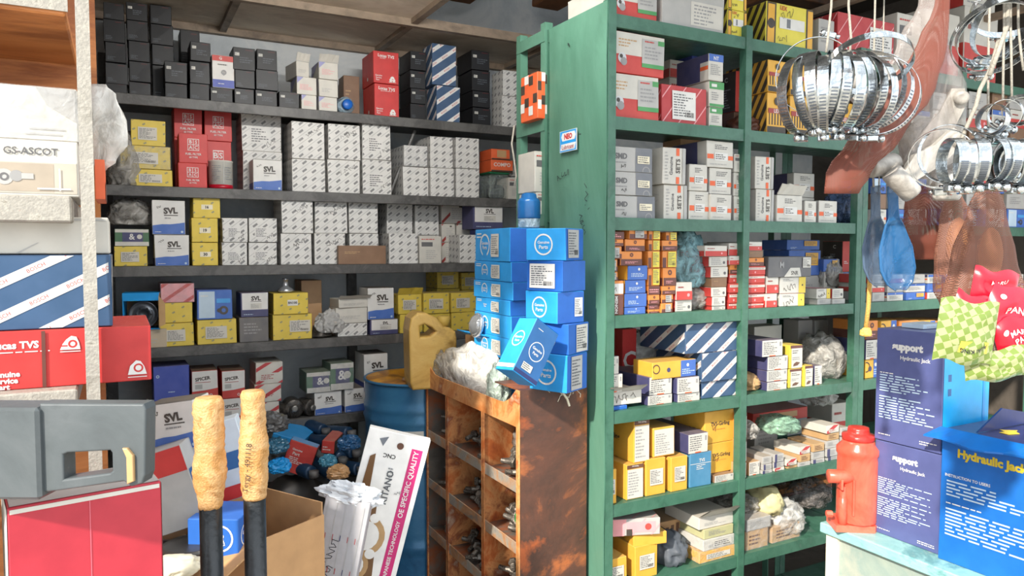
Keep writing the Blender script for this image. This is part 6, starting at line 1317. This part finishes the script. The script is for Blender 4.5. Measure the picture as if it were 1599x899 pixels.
for i, (x, y, lb) in enumerate([(1550, 186, 'bright small clamp hanging between the upper and lower bunches'), (1570, 178, 'bright small clamp right of its neighbour between the bunches'), (1592, 172, 'bright small clamp cut off by the right edge')]):
    put(.022, .013, x, y, 1.08, (.3*i, .5, -YAW-1.1+.5*i), lb, None)
for i, (x, x2, y2, lb) in enumerate([(1573, 1545, 118, 'thick frayed twine slanting down at top right'), (1568, 1566, 155, 'left vertical string holding the small bright clamps'), (1578, 1580, 155, 'right vertical string holding the small bright clamps'), (1590, 1598, 110, 'string at the far right edge holding clamps')]):
    string('twine', [rl(x, 1.09), atd(x, 0, 1.09), atd(x, 40, 1.09), atd((x+x2)/2, 80, 1.09), atd(x2, y2, 1.09)], .0018 if i else .0035, twm, lb)
string('twine', [atd(1560, 60, 1.11), atd(1548, 105, 1.11), atd(1530, 140, 1.11), atd(1524, 165, 1.11), atd(1500, 220, 1.12), atd(1492, 245, 1.12)], .0032, twm, 'frayed twine running down to the tight row of small clamps')
# nets
net = netmat('red_net', '7A4030', 560, .40); net2 = netmat('brown_net', '7E5240', 460, .33)
tag(sackpx('net_bag', [(1466, 1484, -30, 1.32), (1458, 1482, 10, 1.32), (1432, 1478, 70, 1.32), (1386, 1462, 140, 1.32), (1330, 1412, 215, 1.32), (1292, 1362, 270, 1.32), (1288, 1340, 302, 1.32)], net, 2, folds=3, fold=.1, dep=.3), 'reddish brown mesh net slanting down beside the fan of clamps', 'net bag')
tag(sackpx('plastic_bag', [(1440, 1460, -30, 1.4), (1432, 1470, 10, 1.4), (1405, 1480, 60, 1.4), (1378, 1500, 130, 1.4), (1370, 1500, 200, 1.4), (1376, 1490, 262, 1.4), (1392, 1460, 290, 1.4)], film('milky_bag', 'A39A94', .4, .25, 5), 5, folds=4, fold=.14, dep=.5), 'milky plastic bag hanging behind the slanting net', 'bag')
string('twine', [rl(1475, 1.33), atd(1470, -20, 1.33), atd(1466, 20, 1.33), atd(1452, 48, 1.32)], .003, twm, 'dark knotted cord from which the slanting net hangs')
tag(sackpx('net_bag', [(1530, 1556, 282, 1.25), (1512, 1568, 330, 1.25), (1490, 1582, 400, 1.25), (1474, 1600, 470, 1.25), (1480, 1608, 510, 1.25)], net2, 7, folds=6, fold=.1, dep=.4), 'tall brown mesh net bag above the red packets', 'net bag')
tag(sackpx('net_bag', [(1478, 1500, 300, 1.45), (1468, 1515, 340, 1.45), (1462, 1520, 400, 1.45), (1460, 1510, 450, 1.45), (1475, 1500, 490, 1.45)], net2, 9, folds=5, fold=.1, dep=.6), 'small brown mesh sack behind the tall net bag', 'net bag')
string('twine', [rl(1543, 1.25), atd(1543, 100, 1.25), atd(1543, 284, 1.25)], .002, twm, 'cord from which the tall brown net hangs')
tag(sackpx('net_bag', [(1425, 1470, 290, 1.5), (1415, 1480, 330, 1.5), (1410, 1480, 375, 1.5), (1430, 1470, 405, 1.5)], net, 11, folds=5, fold=.1, dep=.6), 'dark red mesh sack left of the brown nets', 'net bag')
for i, (x, y) in enumerate([(1495, 380), (1545, 400)]):
    p = atd(x, y, 1.27 if i else 1.45); blob_ = blob('clay_part', (p.x, p.y, p.z-.03), (.02, .018, .045), 140+i, M('D08A50', .6), amp=.1); tag(blob_, ['orange-brown part inside the small mesh sack', 'orange-brown part inside the tall mesh bag'][i], 'car part')
# grey cast levers
gcm = blotch('cast_grey', ['A8A39B', 'BDB8B0', '918C85', 'C6C1B8'], 8, .5, .2, .2)
def lever():
    l = empty('cast_lever'); m = MB(); m.lathe([(.009, -.03), (.017, -.03), (.019, -.026), (.019, .026), (.017, .03), (.009, .03)], 20, axis='x'); m.build('pivot_tube', gcm, l, True)
    m = MB(); m.prism([(-.012, .0), (.012, .0), (.03, .06), (.034, .11), (.02, .13), (.0, .125), (-.004, .08), (-.02, .04)], -.006, .008); m.xf(Matrix.Translation((0, 0, .012))); m.build('arm', gcm, l)
    m = MB(); m.lathe([(.005, -.014), (.0125, -.014), (.0125, .016), (.005, .016)], 16, axis='y', c=(.02, 0, .125)); m.build('boss', gcm, l, True); return l
l0 = lever()
for i, (x, y, D, rot, lb) in enumerate([(1378, 258, 1.36, (0, -.2, -YAW+.3), 'grey cast lever nearest the slanting net'), (1408, 286, 1.34, (0, .75, -YAW+.1), 'lowest grey cast lever below the net, tube end left'), (1440, 250, 1.42, (.2, .3, -YAW-.3), 'grey cast lever wrapped in plastic behind the thin clamps'), (1395, 205, 1.45, (0, -.9, -YAW), 'upper grey cast lever half hidden by the net')]):
    o = l0 if i == 0 else dup(l0); o.location = atd(x, y, D); o.rotation_euler = rot; tag(o, lb, 'car part', 'grey cast levers in the hanging bag')
tag(blob('cast_housing', tuple(atd(1448, 235, 1.45)-Vector((0, 0, .03))), (.055, .035, .05), 151, gcm, amp=.25), 'rounded grey casting in the hanging plastic bag', 'car part')
tag(blob('cast_housing', tuple(atd(1478, 296, 1.4)-Vector((0, 0, .02))), (.03, .02, .03), 152, gcm, amp=.25), 'small pale casting under the tight row of clamps', 'car part')
# blue scoops
def scoop(px, D, label, mat, rz):
    pts = [(-.05, .010), (0, .012), (.15, .011), (.3, .012), (.42, .022), (.6, .036), (.8, .038), (.93, .028), (1.0, .010)]
    Lg = .20
    def fn(u, v):
        k = 0
        while k < len(pts)-2 and pts[k+1][0] < v: k += 1
        a, b = pts[k], pts[k+1]; f = min(1, max(0, (v-a[0])/(b[0]-a[0]))); wd_ = (a[1]+(b[1]-a[1])*f)*.85
        s = (u-.5)*2; return (s*wd_, .010*(1-s*s)*(v > .35)+.012*math.sin(v*2.4), -v*Lg)
    o = sheet('plastic_scoop', fn, 12, 30, mat, th=.003); o.location = atd(px, 290, D); o.rotation_euler = (0, -.12, -YAW+rz); return tag(o, label, 'scoop', 'blue plastic scoops')
scoop(1368, 1.45, 'left hanging translucent blue-grey plastic scoop', film('scoop_a', '4E6178', .9, .2, 3), .15)
scoop(1394, 1.4, 'right hanging bright blue plastic scoop', film('scoop_b', '2B6090', .95, .18, 3), -.1)
string('twine', [rl(1366, 1.44), atd(1362, 200, 1.44), atd(1364, 292, 1.44)], .002, twm, 'string holding the blue plastic scoops')
rp = [atd(1372, 300, 1.52), atd(1366, 340, 1.52), atd(1359, 420, 1.52), atd(1356, 480, 1.52), atd(1352, 512, 1.52)]
string('rope', rp, .0045, M('C9A050', .7, 0, 0, .3, .6, 400), 'thin golden rope hanging in front of the green post', 'rope', n=8)
m = blob('rope_knot', tuple(atd(1352, 520, 1.52)-Vector((0, 0, .006))), (.009, .009, .009), 5, M('E2B95E', .7)); tag(m, 'frayed knot at the lower end of the golden rope', 'rope')
string('twine', [rl(1380, 1.52), atd(1376, 200, 1.52), atd(1372, 299, 1.52)], .0015, twm, 'thin dull string from which the golden rope hangs')
# seed and spice packets
def packet(px, py, D, w_, h_, col, label, rot, ops, group=None, mat=None, seed=1):
    def bul(u, v): return .012*(1-(2*u-1)**4)*(1-(2*v-1)**4)*(1+.5*noise.noise(Vector((u*4, v*4, seed))))
    vs = []; fs = []; n = 12; e = empty('snack_packet', atd(px, py, D), rot, label, 'packet', group)
    for s in (-1, 1):
        for j in range(n+1):
            for i in range(n+1):
                u, v = i/n, j/n; vs.append(((u-.5)*w_, s*bul(u, v)*1.0+(.0 if s < 0 else .0004), (v-.5)*h_+.004*math.sin(u*9+seed)))
    W1 = n+1; N1 = W1*W1
    for j in range(n):
        for i in range(n): a = j*W1+i; fs.append((a, a+1, a+1+W1, a+W1)); fs.append((N1+a, N1+a+W1, N1+a+1+W1, N1+a+1))
    link('packet_body', vs, fs, mat or M(col, .25, 0, 0, .2), parent=e, smooth=True)
    P = Painter(w_, 0, h_, lambda p: Vector((p.x, -bul(p.x/w_+.5, p.z/h_)-.0009, p.z-h_/2+.004*math.sin((p.x/w_+.5)*9+seed))), random.Random(seed)); P.use('F'); P.run(ops)
    if P.f: P.emit('packet_print', lambda c: M(c, .3), e)
    return e
rops = [('t', 'MARU', .5, .7, .1, 'white', 0, .6), ('t', 'PAN', .5, .55, .12, 'offw', 8, .35, .02), ('l', .15, .1, .85, .3, 3, 'offw'), ('c', .2, .8, .05, 'white')]
packet(1552, 452, 1.22, .075, .065, 'C4182E', 'small red packet highest at the foot of the tall net', (0, .15, -YAW), rops[:1], 'red packets', seed=1)
packet(1520, 492, 1.2, .075, .065, 'C4182E', 'left red packet behind the green checked packet', (0, .3, -YAW), rops[:2], 'red packets', seed=2)
packet(1575, 490, 1.19, .08, .085, 'CE2036', 'middle red packet with white emblem under the net', (0, .35, -YAW), rops[1:2]+rops[3:], 'red packets', seed=3)
packet(1590, 535, 1.18, .07, .085, 'C4182E', 'lowest red packet at the right edge', (0, -.3, -YAW), rops, 'red packets', seed=4)
gm_ = bpy.data.materials.new('green_check'); nt, Nn, Lk, bb_ = nodes(gm_)
tc = Nn.new('ShaderNodeTexCoord'); mp = Nn.new('ShaderNodeMapping'); mp.inputs['Rotation'].default_value = (0, .5, 0); ck = Nn.new('ShaderNodeTexChecker'); ck.inputs['Scale'].default_value = 95
ck.inputs[1].default_value = lin('6E8238'); ck.inputs[2].default_value = lin('9AA070'); Lk.new(tc.outputs['Object'], mp.inputs[0]); Lk.new(mp.outputs[0], ck.inputs[0]); Lk.new(ck.outputs[0], bb_.inputs['Base Color']); bb_.inputs['Roughness'].default_value = .25
packet(1508, 518, 1.15, .092, .098, 'lime', 'green checked packet with upside-down lettering in front of the red packets', (0, .12, -YAW), [('r', .35, .16, .85, .34, 'D8C24A'), ('t', 'AGRI KING', .6, .25, .1, 'ink', 190, .45)], None, gm_, 6)
packet(1560, 568, 1.17, .11, .05, 'lime', 'clear and green packet hanging lowest above the blue carton', (0, -.1, -YAW), [], None, gm_, 7)
tag(sackpx('net_bag', [(1555, 1600, 495, 1.2), (1545, 1602, 530, 1.2), (1540, 1600, 562, 1.2), (1550, 1590, 580, 1.2)], film('pack_film', 'D6D2C0', .4, .15), 4, folds=4, fold=.1), 'clear cellophane bag hanging around the lowest packets', 'bag')
